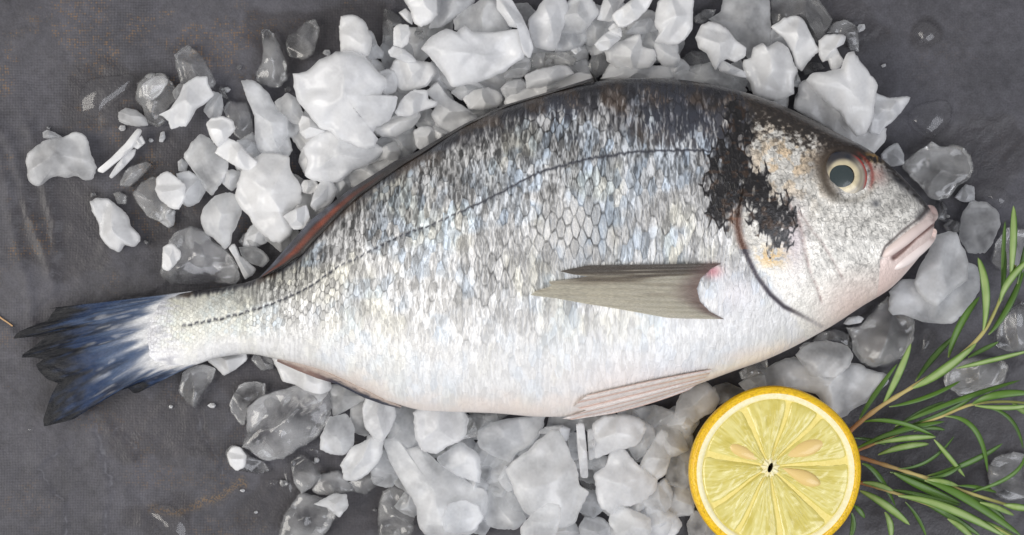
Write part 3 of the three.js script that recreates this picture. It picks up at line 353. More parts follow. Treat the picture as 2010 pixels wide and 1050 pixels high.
// survey sheet of the chips: sheet, kind (w white, m milky, g clear, d water), height of the underside in mm, thickness in mm, outline on that sheet, label
const CHIPS = [
  ['A', 'g', 0, 11, '1535,180 1570,160 1610,190 1650,270 1685,370 1690,460 1650,510 1590,510 1510,480 1500,430 1535,370 1545,300', "smoky clear ice piece shaped like a pear, narrow end up"],
  ['A', 'g', 0, 12, '1690,200 1740,180 1800,120 1850,110 1880,150 1870,230 1840,320 1780,350 1700,330 1680,270', "clear kidney-shaped ice piece beside the smoky pear-shaped one"],
  ['A', 'g', 0, 11, '1020,320 1100,260 1170,310 1240,410 1265,480 1240,520 1210,470 1150,480 1060,500 1035,410', "smoky grey pointed ice wedge standing out at the upper left"],
  ['A', 'g', 0, 9, '790,580 810,480 870,430 960,425 1000,470 1060,560 980,640 970,710 930,750 860,720 840,640', "rounded melting clear ice between the water puddle and white ice"],
  ['A', 'g', 8, 3, '835,500 900,450 960,445 990,480 940,560 890,590 840,560', "small hexagonal clear ice plate on the rounded melting piece"],
  ['A', 'm', 0, 9, '700,660 740,635 800,650 850,690 865,735 800,740 740,730 700,710', "small grey ice pebble just below the water puddle"],
  ['A', 'w', 8, 9, '945,670 1000,640 1050,570 1080,500 1150,460 1215,450 1220,500 1250,560 1200,610 1150,640 1120,700 1090,745 1060,735 1010,755 990,710', "white ice flake shaped like a jagged bow tie, upper left"],
  ['A', 'm', 2, 8, '1015,540 1050,495 1090,500 1070,560 1030,580', "small milky ice bit behind the bow-tie-shaped flake"],
  ['A', 'm', 2, 9, '1210,620 1250,540 1300,560 1310,620 1290,690 1230,690 1200,650', "milky ice piece between bow-tie flake and white pebble"],
  ['A', 'g', 0, 8, '1285,530 1300,500 1330,540 1345,590 1310,570', "tiny clear ice sliver above the milky ice, upper left"],
  ['A', 'g', 0, 10, '1310,640 1350,590 1400,600 1450,595 1480,680 1490,800 1420,830 1370,790 1380,730 1330,690', "dark clear ice slab to the right of the white pebble"],
  ['A', 'w', 13, 8, '1215,730 1250,695 1310,685 1370,715 1380,760 1330,820 1280,860 1240,810', "bright white drop-shaped ice pebble among grey pieces, upper left"],
  ['A', 'm', 2, 14, '1425,480 1500,490 1580,560 1640,660 1690,690 1680,790 1640,860 1660,930 1580,920 1520,880 1500,800 1500,690 1460,590', "tall grey-white ice spear with its point at the upper left"],
  ['A', 'm', 4, 11, '1620,600 1690,550 1745,580 1775,650 1790,740 1720,720 1640,660', "bluish ice knob leaning on the grey-white spear"],
  ['A', 'm', 0, 6, '935,830 945,780 965,775 970,810 955,835', "tiny upright ice splinter in the dark gap, upper left"],
  ['A', 'm', 0, 16, '150,950 180,890 270,830 370,810 420,785 470,790 500,830 520,910 550,980 530,1045 480,1055 440,1030 380,1040 330,1030 270,1050 230,1085 200,1080 170,1040', "leftmost ice chunk, white and blocky, alone on the slate"],
  ['A', 'm', 0, 7, '250,780 275,765 320,780 360,805 300,815 255,810', "ice sliver behind the leftmost blocky chunk"],
  ['A', 'w', 4, 6, '580,990 650,930 740,840 800,765 825,780 790,860 700,940 610,1010', "long white ice stick, upper of the crossed pair on the left"],
  ['A', 'w', 2, 6, '645,1035 690,960 760,890 795,880 785,920 720,990 660,1045', "white ice stick, lower of the pair on the left"],
  ['A', 'w', 3, 7, '785,840 830,800 850,840 810,875 790,870', "short white ice stub at the end of the sticks"],
  ['C', 'g', 0, 9, '720,130 760,80 850,50 890,60 870,100 810,160 760,200 700,190', "smoky clear ice below the white sticks"],
  ['C', 'g', 0, 13, '775,240 830,170 900,130 940,150 920,210 960,260 1010,330 990,380 940,405 870,380 820,320', "grey angular ice block with a white chip on its right"],
  ['C', 'm', 0, 9, '935,400 960,340 1025,340 1020,420 990,440', "milky ice foot below the grey angular block"],
  ['C', 'w', 10, 7, '915,215 930,140 985,110 1040,150 1085,190 1085,260 1050,330 1000,320 940,270', "white rounded ice chip lying on the grey angular block"],
  ['C', 'm', 2, 12, '1040,125 1110,110 1190,160 1210,210 1160,290 1110,310 1080,300 1070,220', "milky ice lump right of the white rounded chip"],
  ['C', 'g', 0, 7, '665,240 700,225 745,250 740,300 690,300', "small dark clear ice bit left of the angular block"],
  ['C', 'w', 0, 15, '530,290 570,270 640,280 700,325 745,370 760,430 800,470 815,520 770,550 730,540 690,575 640,550 590,500 580,420 545,350', "lumpy white ice nugget alone on the dark wet slate"],
  ['C', 'm', 3, 14, '1180,380 1210,310 1270,255 1350,240 1400,270 1420,320 1390,420 1360,470 1350,530 1320,555 1260,500 1210,470', "pale ice piece with ragged right edge above the big grey stone"],
  ['C', 'g', 0, 18, '935,680 960,560 1010,490 1080,440 1140,430 1200,460 1260,520 1340,580 1390,650 1405,740 1380,775 1250,770 1100,780 990,775 945,730', "big smooth bluish ice stone just above the tail stalk"],
  ['C', 'w', 11, 6, '955,680 960,560 1010,535 1060,580 1060,620 1000,690', "white ice lump on the left end of the bluish stone"],
  ['C', 'w', 4, 9, '1345,560 1380,540 1400,600 1430,620 1500,680 1480,720 1440,740 1410,680 1380,620', "narrow white ice chip touching the bluish stone's right side"],
  ['C', 'm', 1, 10, '1410,560 1490,550 1545,580 1580,630 1540,670 1480,650 1430,620', "round milky ice by the start of the dorsal fin"],
  ['C', 'g', 0, 9, '1400,520 1440,470 1500,460 1540,490 1530,550 1440,560', "dark clear ice in the gap above the dorsal fin's end"],
  ['C', 'm', 3, 13, '1085,20 1130,-60 1180,-100 1230,-80 1280,-20 1330,40 1330,110 1290,180 1240,240 1210,210 1180,160 1130,90', "bluish-grey ice slab with pointed top left of the large pale flake"],
  ['C', 'm', 0, 10, '1045,50 1070,35 1100,60 1090,105 1050,105', "small milky ice cube left of the bluish-grey slab"],
  ['A', 'w', 12, 8, '1270,900 1300,850 1340,815 1400,840 1450,900 1510,950 1500,990 1440,1000 1390,980 1330,940', "white tongue of ice below the drop-shaped pebble"],
  ['A', 'm', 3, 9, '1390,830 1450,820 1510,850 1530,910 1480,925 1440,890', "milky ice behind the white tongue"],
  ['C', 'w', 5, 17, '1420,110 1500,40 1560,10 1690,30 1700,110 1760,200 1770,290 1700,340 1720,420 1700,480 1640,520 1560,480 1500,420 1440,340 1390,260 1400,190', "large pale upright flake beside the dorsal fin's rear"],
  ['C', 'w', 14, 9, '1670,370 1740,330 1800,310 1820,380 1790,440 1730,450 1690,400', "white three-cornered ice chip lying low on the large pale flake"],
  ['C', 'm', 0, 14, '1480,400 1560,470 1660,490 1720,440 1760,470 1710,540 1650,580 1590,530 1540,490', "translucent ice beneath the large pale flake, touching the fin"],
  ['C', 'm', 2, 10, '1310,110 1370,100 1420,120 1400,190 1360,220 1310,180', "blue-grey ice bit left of the large pale flake"],
  ['C', 'w', 6, 12, '1770,190 1790,160 1850,160 1880,200 1830,240 1780,230', "small round white ice by the black gap near the fin"],
  ['C', 'w', 9, 13, '1880,180 1920,150 1960,180 1980,230 1940,300 1860,340 1830,310 1850,230', "white ice chip pressed against the back, right of the black gap"],
  ['T', 'w', 14, 10, '330,100 370,90 430,100 470,140 500,210 505,270 480,320 440,345 400,330 330,310 325,230 318,160', "white oval ice flake standing on top of the largest flake"],
  ['T', 'w', 14, 17, '60,440 140,425 230,350 330,310 400,310 470,345 510,400 580,470 580,500 560,560 650,565 640,640 600,700 520,740 500,780 540,810 520,850 460,860 380,830 300,800 260,760 210,750 170,700 120,640 90,600 70,530', "largest white ice flake, left of the heap's middle"],
  ['T', 'w', 10, 11, '80,720 100,680 150,700 200,750 240,770 180,800 120,815 85,780', "white rounded corner of ice below the largest flake's left"],
  ['T', 'm', 4, 12, '490,180 520,200 540,260 575,300 570,335 520,340 480,345 495,280', "grey ice bits right of the white oval flake"],
  ['T', 'w', 18, 9, '640,160 670,142 720,148 735,190 720,250 690,275 640,262 635,210', "small white ice block standing on the upper heap"],
  ['T', 'w', 15, 8, '605,300 640,270 700,290 750,330 770,360 720,370 650,340 620,330', "narrow white ice shard below the small white block"],
  ['T', 'w', 8, 13, '620,400 650,350 740,350 860,370 880,430 830,500 760,525 680,525 650,460', "white ice slab between the largest flake and the square one"],
  ['T', 'w', 10, 11, '545,430 600,405 640,420 660,470 650,530 600,555 575,540 580,480', "white ice lobe against the largest flake's right side"],
  ['T', 'g', 0, 14, '580,45 620,50 680,100 690,140 640,160 630,230 600,250 570,250 570,150', "dark grey ice block at the heap's upper left edge"],
  ['T', 'g', 4, 9, '755,200 780,155 840,160 840,230 790,230', "dark grey ice cube in the hollow beside the small block"],
  ['T', 'w', 17, 12, '700,0 760,-40 880,-40 890,20 890,80 850,130 800,150 760,130 740,60', "white ice lump cut by the top edge, leftmost in heap"],
  ['T', 'm', 6, 14, '870,-20 1000,-40 1110,0 1060,60 1000,100 920,150 850,160 870,90', "milky ice running off the top edge beside the white lump"],
  ['T', 'w', 14, 7, '670,75 710,50 750,90 745,140 710,120', "tiny white ice bit above the small white block"],
  ['T', 'w', 18, 14, '820,285 880,210 950,170 1010,190 1060,155 1100,185 1200,190 1330,175 1400,170 1395,260 1380,340 1300,400 1200,460 1100,480 990,500 950,440 890,370 850,320', "broad squarish white ice flake in the middle of the heap"],
  ['T', 'm', 10, 13, '1000,110 1060,50 1120,20 1160,-10 1240,0 1290,110 1310,170 1200,195 1110,195 1070,160 1010,170', "milky ice above the squarish flake with bright chips inside"],
  ['T', 'w', 19, 11, '1250,0 1290,-20 1340,10 1390,90 1430,180 1460,280 1430,330 1400,310 1395,240 1380,165 1320,150 1280,90 1250,50', "long curved white ice shard right of the squarish flake"],
  ['T', 'm', 6, 13, '1290,450 1340,380 1400,330 1440,350 1440,410 1390,450', "milky ice tucked under the long curved shard"],
  ['T', 'w', 12, 14, '1480,60 1540,-20 1640,-30 1660,60 1620,200 1590,290 1560,290 1470,265 1440,190 1440,110', "tall tapering white ice wedge pointing down, top middle"],
  ['T', 'm', 9, 14, '1650,30 1720,-30 1800,-10 1845,70 1800,130 1750,190 1690,190 1620,180', "milky ice slab right of the tapering wedge"],
  ['T', 'm', 6, 11, '1620,180 1700,180 1760,170 1775,240 1700,290 1600,305 1585,270', "translucent ice below the tapering wedge's right side"],
  ['T', 'm', 4, 12, '1740,160 1810,100 1890,110 1905,180 1850,245 1790,265 1750,230', "grey ice chunk left of the little white cylinder"],
  ['T', 'w', 10, 6, '1680,290 1730,275 1745,295 1710,320', "tiny white ice tip over the dark hollow"],
  ['T', 'g', 6, 11, '1440,350 1480,310 1560,300 1660,305 1720,345 1695,385 1580,390 1480,400 1440,390', "dark grey lens-shaped ice piece above the long white one"],
  ['T', 'w', 12, 11, '1420,440 1480,410 1600,385 1660,390 1700,430 1640,460 1540,505 1430,515', "long white ice piece lying along the fish's back"],
  ['T', 'w', 8, 13, '1320,560 1430,515 1560,495 1640,460 1720,425 1790,440 1805,470 1720,505 1600,540 1480,580 1330,630 1295,600', "thin white ice sheet touching the top of the fish's back"],
  ['T', 'w', 8, 11, '1270,520 1310,480 1380,465 1430,500 1360,560 1310,590', "white ice bit left of the thin sheet"],
  ['T', 'w', 8, 12, '1050,580 1110,530 1190,515 1255,540 1275,590 1245,625 1170,640 1090,640', "rounded white ice block close to the back below squarish flake"],
  ['T', 'm', 5, 11, '980,540 1050,485 1130,485 1170,510 1110,545 1040,585', "translucent ice right under the squarish flake"],
  ['T', 'm', 3, 11, '1050,640 1200,630 1270,640 1140,710 1080,690', "ice splinter wedged between rounded block and the back"],
  ['T', 'w', 15, 9, '650,660 700,570 760,530 830,535 840,580 890,600 880,625 800,650 740,680 670,680', "blocky white ice with a spout right of the largest flake"],
  ['T', 'w', 9, 13, '520,760 600,700 660,675 740,680 770,650 790,680 750,745 650,800 570,800', "white ice slope beneath the spouted block"],
  ['T', 'w', 5, 14, '830,540 900,490 960,570 1040,620 1130,690 1000,790 900,740 860,670 890,610', "wide white ice sheet sloping down to the fish's back"],
  ['T', 'm', 3, 12, '760,720 790,650 850,640 885,680 900,740 840,755 790,755', "small grey ice in a dark-edged pocket near the back"],
  ['T', 'w', 7, 12, '755,770 800,745 850,745 910,790 890,830 800,880 770,850', "white ice nub below the dark-edged pocket"],
  ['T', 'w', 5, 11, '870,740 1000,770 1060,740 910,830 880,810', "thin white ice strip against the back, mid heap"],
  ['T', 'm', 3, 13, '530,830 600,790 690,755 770,770 790,860 690,930 640,890 590,900', "translucent ice left of the white nub by the back"],
  ['T', 'w', 6, 12, '470,970 530,890 600,850 645,830 680,870 660,940 580,940', "pale ice chip under the translucent piece near the back"],
  ['T', 'w', 8, 16, '110,870 180,790 260,765 360,820 460,850 520,845 570,880 490,960 390,1000 300,1065 200,1065 120,1030 130,950', "big white ice lump under the largest flake"],
  ['T', 'w', 3, 13, '370,1020 480,970 560,930 660,935 610,990 520,1060 430,1110 370,1090', "white ice ledge lying along the dorsal fin"],
  ['U', 'w', 9, 12, '70,110 110,-10 180,-30 230,-10 200,40 160,120', "thin white ice strip at the top edge, centre"],
  ['U', 'w', 18, 11, '160,80 240,20 290,-20 390,-10 360,50 300,110 230,155 190,150 165,110', "rounded white ice finger at the top edge"],
  ['U', 'w', 15, 8, '55,260 100,210 140,180 180,190 205,225 170,255 130,290 90,300', "little white ice cylinder lying askew"],
  ['U', 'w', 16, 7, '135,165 165,135 205,165 212,215 180,205 145,185', "small white cap of ice at the cylinder's upper end"],
  ['U', 'g', 2, 12, '10,390 50,290 100,285 160,340 135,410 70,455 20,450', "grey clear ice just behind the small spine of the back"],
  ['U', 'w', 8, 14, '120,300 180,250 320,195 335,270 405,290 415,350 370,395 290,405 200,400 140,360', "white fan-shaped ice with curled lower edge above the back"],
  ['U', 'm', 6, 10, '240,195 300,125 380,105 430,170 390,190 300,200', "grey ice strip between white finger and tall lump"],
  ['U', 'w', 14, 13, '410,130 430,20 470,-40 630,-30 630,80 625,170 590,220 540,255 470,250 410,240 435,190', "tall white ice lump reaching the top edge, right of centre"],
  ['U', 'w', 8, 12, '405,250 470,240 545,260 545,310 560,350 520,390 470,385 425,350', "white ice block with sharp lower corner under the tall lump"],
  ['U', 'm', 5, 10, '320,200 370,170 440,190 430,255 405,295 335,285', "translucent ice left of the sharp-cornered block"],
  ['U', 'w', 4, 14, '100,460 150,375 290,395 400,385 490,385 510,450 430,480 300,475 200,475', "white ice bank along the highest part of the back"],
  ['U', 'm', 1, 15, '460,410 540,395 640,430 700,375 760,365 850,440 950,530 900,560 780,525 640,490 520,475', "milky ice slope behind the fish's shoulder"],
  ['U', 'w', 13, 8, '765,335 830,365 935,420 945,455 880,445 790,415', "white ice splinter under the lobed lump"],
  ['U', 'w', 12, 12, '655,210 680,150 730,130 780,140 830,170 880,230 940,280 930,330 880,360 830,340 790,365 770,405 740,360 720,310 670,280', "white lobed ice lump with a hook in front of grey block"],
  ['U', 'g', 0, 10, '555,355 620,295 700,305 750,370 690,395 620,425 575,395', "dark clear ice in the hollow left of the hooked lump"],
  ['U', 'm', 1, 17, '740,110 800,70 830,-30 1060,-30 1080,80 1085,250 1030,310 970,340 930,290 880,220 830,160', "tall smooth grey ice block at the top edge"],
  ['U', 'g', 0, 9, '635,100 700,50 770,55 745,105 680,138 640,130', "small smoky ice left of the tall grey block"],
  ['U', 'w', 10, 10, '1100,160 1170,110 1245,90 1290,130 1330,210 1370,290 1320,350 1275,410 1240,380 1220,310 1170,220', "white ice plate with a raised rim, upper right of heap"],
  ['U', 'm', 4, 10, '1090,180 1140,145 1195,200 1205,265 1130,270 1095,275', "translucent ice between the grey block and rimmed plate"],
  ['U', 'w', 9, 15, '940,350 980,340 1000,280 1040,260 1070,280 1130,250 1190,280 1220,360 1250,410 1225,460 1220,540 1150,580 1060,575 1000,560 980,490 940,440', "many-cornered white ice lump behind the fish's nape"],
  ['U', 'm', 5, 8, '1215,490 1240,415 1275,500 1240,510', "small milky ice behind the many-cornered lump"],
  ['U', 'g', 0, 13, '1090,0 1150,-30 1370,-20 1460,110 1440,150 1370,250 1320,190 1290,120 1240,85 1170,110 1100,140', "large smoky clear ice at the top edge on the right"],
  ['U', 'g', 0, 9, '1420,190 1460,130 1530,110 1600,150 1610,210 1610,300 1560,290 1530,230 1490,200', "dark clear rounded ice at the heap's right end"],
  ['U', 'w', 11, 11, '1380,240 1410,210 1500,200 1530,215 1520,260 1475,275 1500,320 1525,360 1485,410 1450,400 1430,350 1400,360 1380,320', "white comma-shaped ice bit above the nape"],
  ['U', 'g', 0, 8, '1280,400 1330,360 1385,370 1410,400 1340,425 1290,445', "dark clear ice in the hollow behind the comma-shaped bit"],
  ['U', 'w', 16, 12, '1310,470 1350,430 1440,420 1510,400 1540,310 1580,310 1620,370 1700,470 1715,500 1705,590 1690,690 1650,770 1600,790 1560,750 1500,650 1420,590 1350,530', "big white ice flake with a peak above the fish's forehead"],
  ['U', 'w', 8, 13, '1700,545 1780,575 1900,570 1905,590 1860,660 1800,720 1760,750 1730,790 1680,770 1690,650', "white pointed ice wing reaching right above the snout"],
  ['U', 'w', 4, 15, '1250,610 1265,500 1320,475 1360,540 1430,600 1500,660 1560,750 1610,790 1680,755 1765,750 1745,830 1695,885 1640,895 1500,810 1380,720 1230,635', "white ice bed between forehead and the peaked flake"],
  ['K', 'd', 0, 3.2, '1165,200 1210,150 1310,120 1370,125 1390,170 1380,230 1330,290 1280,320 1220,300 1170,250', "flat water drop to the right of the white pointed wing"],
  ['K', 'g', 1, 16, '1150,440 1220,380 1290,330 1340,360 1420,350 1480,390 1510,470 1490,520 1430,560 1390,610 1330,640 1270,620 1230,560 1140,470', "big smooth grey ice stone in front of the fish's snout"],
  ['K', 'm', 1, 11, '1030,400 1070,360 1110,345 1140,400 1140,450 1080,460 1040,440', "small grey ice between forehead and the big grey stone"],
  ['K', 'd', 0, 4, '1545,610 1590,570 1650,575 1695,620 1690,670 1640,690 1580,660', "round water drop below and right of the big grey stone"],
  ['K', 'm', 0, 9, '1410,620 1460,560 1505,570 1505,640 1450,645', "small milky ice under the big grey stone's right side"],
  ['K', 'm', 0, 13, '1450,720 1490,650 1560,650 1620,690 1640,760 1600,850 1560,900 1480,900 1440,820', "grey ice block right of the fish's mouth"],
  ['K', 'g', 0, 10, '1300,680 1340,640 1370,680 1355,745 1310,735', "dark clear ice right at the fish's lips"],
  ['K', 'g', 0, 8, '1345,770 1380,735 1430,750 1430,805 1370,805', "tiny grey ice between lips and grey block"],
  ['K', 'g', 0, 12, '1600,960 1620,860 1680,780 1790,790 1790,1020 1650,1010', "dark clear ice behind the upright rosemary tip"],
  ['R', 'w', 9, 12, '1380,160 1400,80 1450,0 1490,-100 1560,-130 1620,-110 1680,40 1670,150 1600,200 1500,300 1430,255 1390,200', "white rounded ice lump below the fish's chin"],
  ['R', 'm', 2, 13, '1240,220 1310,150 1390,150 1450,230 1600,170 1680,50 1730,80 1740,200 1700,270 1660,330 1590,395 1450,390 1330,350 1250,350 1235,290', "milky ice slab under the white lump below the chin"],
  ['R', 'g', 0, 15, '970,430 1060,410 1160,290 1230,230 1260,340 1340,350 1380,400 1365,510 1330,590 1280,620 1200,660 1130,670 1060,640 1010,570 990,490', "grey translucent ice block under the throat beside rosemary"],
  ['R', 'w', 6, 5, '950,405 980,370 1040,360 1065,375 1050,400 980,412', "tiny white oval ice bit at the throat"],
  ['R', 'm', 8, 9, '680,590 740,530 850,510 960,540 1000,590 980,650 900,720 850,720 760,710 720,650', "pale round ice on top of the flake behind the lemon"],
  ['R', 'm', 1, 14, '490,700 560,640 680,610 760,680 850,720 900,700 960,650 1030,650 1110,690 1180,700 1205,740 1150,810 1040,880 960,940 900,960 850,900 800,820 700,800 600,790 500,780', "wide grey ice flake just behind the lemon"],
  ['R', 'g', 0, 9, '760,510 820,455 900,435 980,470 1005,560 950,520 850,505', "dark clear ice bit under the belly near the throat"],
  ['R', 'm', 3, 6, '690,545 720,520 750,515 745,550 700,558', "tiny milky ice crumb at the belly edge"],
  ['R', 'g', 1, 10, '335,690 400,645 500,615 505,690 400,725 350,735', "clear ice wedge under the belly above the lemon"],
  ['R', 'm', 4, 9, '335,760 400,720 480,710 495,770 440,795 380,805', "pale ice piece touching the lemon's upper left rind"],
  ['R', 'm', 0, 11, '185,780 260,755 330,785 385,805 270,860 190,890 200,830', "brownish translucent ice by the lemon's upper left"],
  ['R', 'w', 5, 12, '0,820 60,785 130,755 190,795 212,860 180,920 100,970 20,1030 0,1020 -40,950 -30,870', "white ice flake between pelvic fin and lemon"],
  ['Q', 'm', 0, 12, '30,990 80,910 140,960 240,1060 180,1110 60,1110', "ice piece under the lemon's lower left"],
  ['R', 'g', 0, 12, '1850,480 1890,350 1980,290 2030,280 2070,500 2030,570 1920,570 1850,540', "dark ice at the right edge beneath rosemary leaves"],
  ['R', 'g', 0, 11, '1560,680 1700,600 1880,610 1920,650 1900,750 1800,820 1640,830 1540,760', "dark rounded ice between the two upper rosemary sprigs"],
  ['Q', 'g', 0, 10, '1800,660 1850,590 1960,560 2050,590 2060,830 1900,850 1820,790', "dark clear ice at the right edge under curved rosemary leaves"],
  ['R', 'd', 0, 3.5, '1390,470 1450,420 1485,480 1465,560 1400,600', "water drop beside the grey block under the throat"],
  ['L', 'm', 4, 12, '700,400 790,385 830,450 830,550 780,605 700,595 650,570 655,500', "pale ice teardrop below the anal fin"],
  ['B', 'w', 7, 11, '0,640 60,540 120,510 180,480 235,490 240,560 210,630 150,690 80,730 20,720', "white shell-shaped ice with thin bright rim, lower middle"],
  ['B', 'w', 9, 12, '125,300 160,240 300,280 315,350 285,430 240,500 190,480 140,410', "pale ice column hanging below the belly's left"],
  ['B', 'm', 3, 13, '295,310 430,310 450,480 400,550 330,510 275,480 290,420', "translucent ice with dark spot under the belly"],
  ['B', 'w', 13, 10, '430,340 500,300 700,305 740,370 725,460 690,500 620,530 560,570 480,550 445,490', "white rounded shield of ice under the belly"],
  ['B', 'g', 4, 11, '735,335 790,385 808,470 750,485 695,495 730,430', "clear ice edge right of the white shield"],
  ['B', 'm', 7, 9, '630,560 700,505 800,575 815,650 810,740 700,705 600,645 570,600', "grainy translucent ice below the white shield"],
  ['B', 'w', 4, 15, '250,490 330,490 390,560 460,540 560,630 650,690 790,770 830,790 840,880 820,960 760,1040 600,1050 490,1040 450,960 440,870 390,790 320,680 280,580', "long white ice blade running down to the bottom edge"],
  ['B', 'm', 15, 5, '600,950 640,870 720,850 800,880 830,950 780,1020 680,1040 610,1020', "thin round ice plate on the long white blade"],
  ['B', 'm', 1, 12, '830,860 880,770 1020,800 1060,880 1080,960 1030,1015 940,1015 880,1000 840,960', "milky ice between the long blade and the diamond flake"],
  ['B', 'm', 4, 12, '810,440 920,385 1060,365 1190,350 1180,420 1120,520 1040,560 990,620 900,580 820,530', "smooth grey ice wedge under the middle of the belly"],
  ['B', 'g', 0, 12, '750,330 900,315 1000,330 910,400 810,435', "dark grey ice in the shade of the belly"],
  ['B', 'm', 8, 9, '1165,455 1200,418 1300,405 1345,430 1325,495 1280,475 1220,455', "rimmed ice cap behind the diamond flake"],
  ['B', 'w', 11, 14, '980,670 1060,600 1150,520 1240,440 1290,460 1330,540 1350,600 1390,690 1400,760 1450,800 1400,900 1380,960 1320,1000 1200,1000 1080,900 1040,830 1000,740', "large diamond-shaped white ice flake near the bottom middle"],
  ['B', 'm', 4, 10, '925,720 970,645 1010,690 1030,775 980,795 940,755', "small ice ear on the diamond flake's left"],
  ['B', 'w', 17, 8, '1060,1010 1130,920 1220,860 1280,880 1290,960 1250,1070 1080,1070', "white ice cap on the diamond flake at the bottom edge"],
  ['B', 'w', 13, 8, '1385,410 1430,408 1445,560 1452,700 1410,702 1395,560', "upright white ice stick, taller of the two, below belly"],
  ['B', 'w', 12, 7, '1450,440 1487,430 1497,590 1460,602', "upright white ice stick, shorter of the two, below belly"],
  ['B', 'm', 6, 9, '1335,460 1385,455 1395,600 1350,605', "milky ice strip left of the upright sticks"],
  ['B', 'g', 0, 11, '1395,710 1480,690 1510,760 1500,920 1460,965 1410,930 1400,850 1440,800', "dark clear ice finger below the upright sticks"],
  ['B', 'w', 10, 12, '1490,400 1560,355 1680,345 1760,375 1795,430 1740,515 1680,545 1640,545 1560,575 1500,595', "round white ice right of the upright sticks"],
  ['B', 'm', 4, 12, '1750,370 1830,415 1855,480 1800,565 1740,605 1695,540 1770,470', "translucent ice curving right of the round white one"],
  ['B', 'm', 5, 12, '1850,480 1890,430 1930,460 1938,600 1910,690 1850,725 1765,640', "tall milky ice piece left of the brownish one"],
  ['B', 'm', 0, 13, '1940,480 2000,425 2070,470 2080,700 2010,790 1915,720 1930,600', "brownish ice piece tucked against the lemon's left side"],
  ['B', 'w', 7, 13, '1590,560 1650,535 1740,640 1850,730 1850,780 1790,840 1700,880 1640,870 1600,930 1540,890 1510,820 1500,700 1560,650', "white cracked ice chunk below the round white one"],
  ['B', 'm', 4, 10, '1455,620 1510,580 1580,595 1570,655 1500,690', "small milky ice between sticks and cracked chunk"],
  ['B', 'm', 2, 11, '1765,865 1850,770 1905,720 1950,800 1935,880 1890,935 1830,905', "milky pointed ice right of the cracked chunk"],
  ['B', 'w', 5, 12, '1580,980 1600,905 1650,885 1740,915 1820,960 1810,1070 1640,1070', "white ice with flat face at the bottom edge near lemon"],
  ['B', 'm', 2, 10, '1795,900 1850,875 1900,915 1960,925 2005,990 1950,1070 1830,1070', "clear grained ice at the bottom edge beside the lemon"],
  ['B', 'g', 0, 14, '215,900 240,800 310,765 360,785 420,860 435,960 410,1060 220,1070', "dark rounded clear ice at the bottom edge left of the blade"],
  ['B', 'g', 0, 8, '270,640 300,595 335,690 325,730 288,705', "small clear ice left of the blade's upper end"],
  ['B', 'm', 3, 9, '1730,315 1850,290 1970,330 1970,375 1870,415 1795,405', "clear broken ice below the pelvic fin"],
  ['L', 'g', 0, 17, '215,560 230,480 245,340 300,290 400,250 540,210 600,220 690,260 705,330 690,430 640,500 540,560 450,620 350,640 280,600', "big smoky ice pebble below the anal fin, with frosty streaks"],
  ['L', 'w', 2, 11, '390,60 560,110 690,150 705,230 640,300 590,270 510,215 440,195 415,140', "white ice shelf just under the anal fin"],
  ['L', 'g', 0, 7, '140,330 160,270 200,210 270,195 340,210 340,270 280,300 245,340 225,440 190,420 150,370', "clear crescent of melting ice left of the smoky pebble"],
  ['L', 'w', 6, 5, '130,600 160,560 200,565 235,610 225,670 180,690 145,660', "small ivory ice bead at the smoky pebble's lower left"],
  ['L', 'g', 0, 7, '115,590 150,550 200,560 260,610 330,640 360,690 310,710 240,700 170,690 130,650', "clear leaf-shaped ice under the ivory bead"],
  ['L', 'd', 0, 2.5, '350,760 380,735 420,750 405,780 365,788', "small water drop right of the leaf-shaped clear ice"],
  ['L', 'g', 0, 11, '480,640 540,600 620,650 650,720 600,790 540,820 500,760', "clear dome of ice below the smoky pebble"],
  ['L', 'd', 0, 3.5, '430,690 450,640 480,650 490,730 520,790 490,855 440,820 420,780 455,765', "curved rim of water left of the clear ice dome"],
  ['L', 'g', 0, 12, '415,1040 450,930 530,820 600,825 700,850 720,900 740,950 660,1060 430,1070', "smoky ice wedge at the bottom edge, left"],
  ['L', 'm', 7, 7, '620,880 720,825 790,830 800,890 750,950 690,900', "milky ice arrowhead on top of the smoky wedge"],
  ['L', 'g', 0, 10, '630,720 750,690 810,760 840,805 740,830 640,830 600,800', "dark clear ice between the dome and the shell-shaped flake"],
  ['L', 'd', 0, 3.5, '555,580 600,540 650,515 668,600 620,622', "bluish water drop below the smoky pebble's right end"],
  ['L', 'g', 0, 9, '800,760 850,740 960,690 1035,635 1045,720 960,780 900,830 840,812', "dark clear ice beneath the shell-shaped flake"],
  ['L', 'w', 0, 10, '0,60 100,45 220,25 235,75 170,130 110,160 70,120', "white ice tip showing under the tail stalk"],
  ['L', 'g', 0, 8, '262,80 275,45 390,55 385,125 320,135', "clear melting ice under the belly behind the tail stalk"],
  ['L', 'm', 1, 10, '705,220 800,225 910,285 830,335 760,372 720,382', "milky ice below the anal fin's front end"],
  ['G', 'g', 0, 8, '920,310 940,220 970,185 1050,170 1110,195 1090,260 1040,330 1000,400 960,370', "clear arrowhead of ice with bright rim below the tail stalk"],
  ['G', 'd', 0, 1.8, '860,380 880,365 900,395 890,415 868,405', "small bright water bead below the tail stalk"],
  ['G', 'd', 0, 2, '132,500 150,485 172,500 165,522 140,522', "tiny water bead under the tail fin's lower lobe"],
  ['A', 'd', 0, 3, '455,620 470,540 520,470 600,450 700,440 770,430 790,470 740,550 640,630 560,690 480,670', "wide flat puddle of meltwater at the upper left"],
  ['G', 'd', 0, 3, '760,930 830,890 900,910 970,980 960,1080 870,1080 800,1000', "water drop cut by the bottom edge, lower left"],
  ['U', 'd', 0, 3.5, '1932,195 1950,145 1985,118 2035,125 2090,175 2095,220 2065,260 2010,275 1960,260', "lone round water drop at the upper right"],
];
let seed = 1;
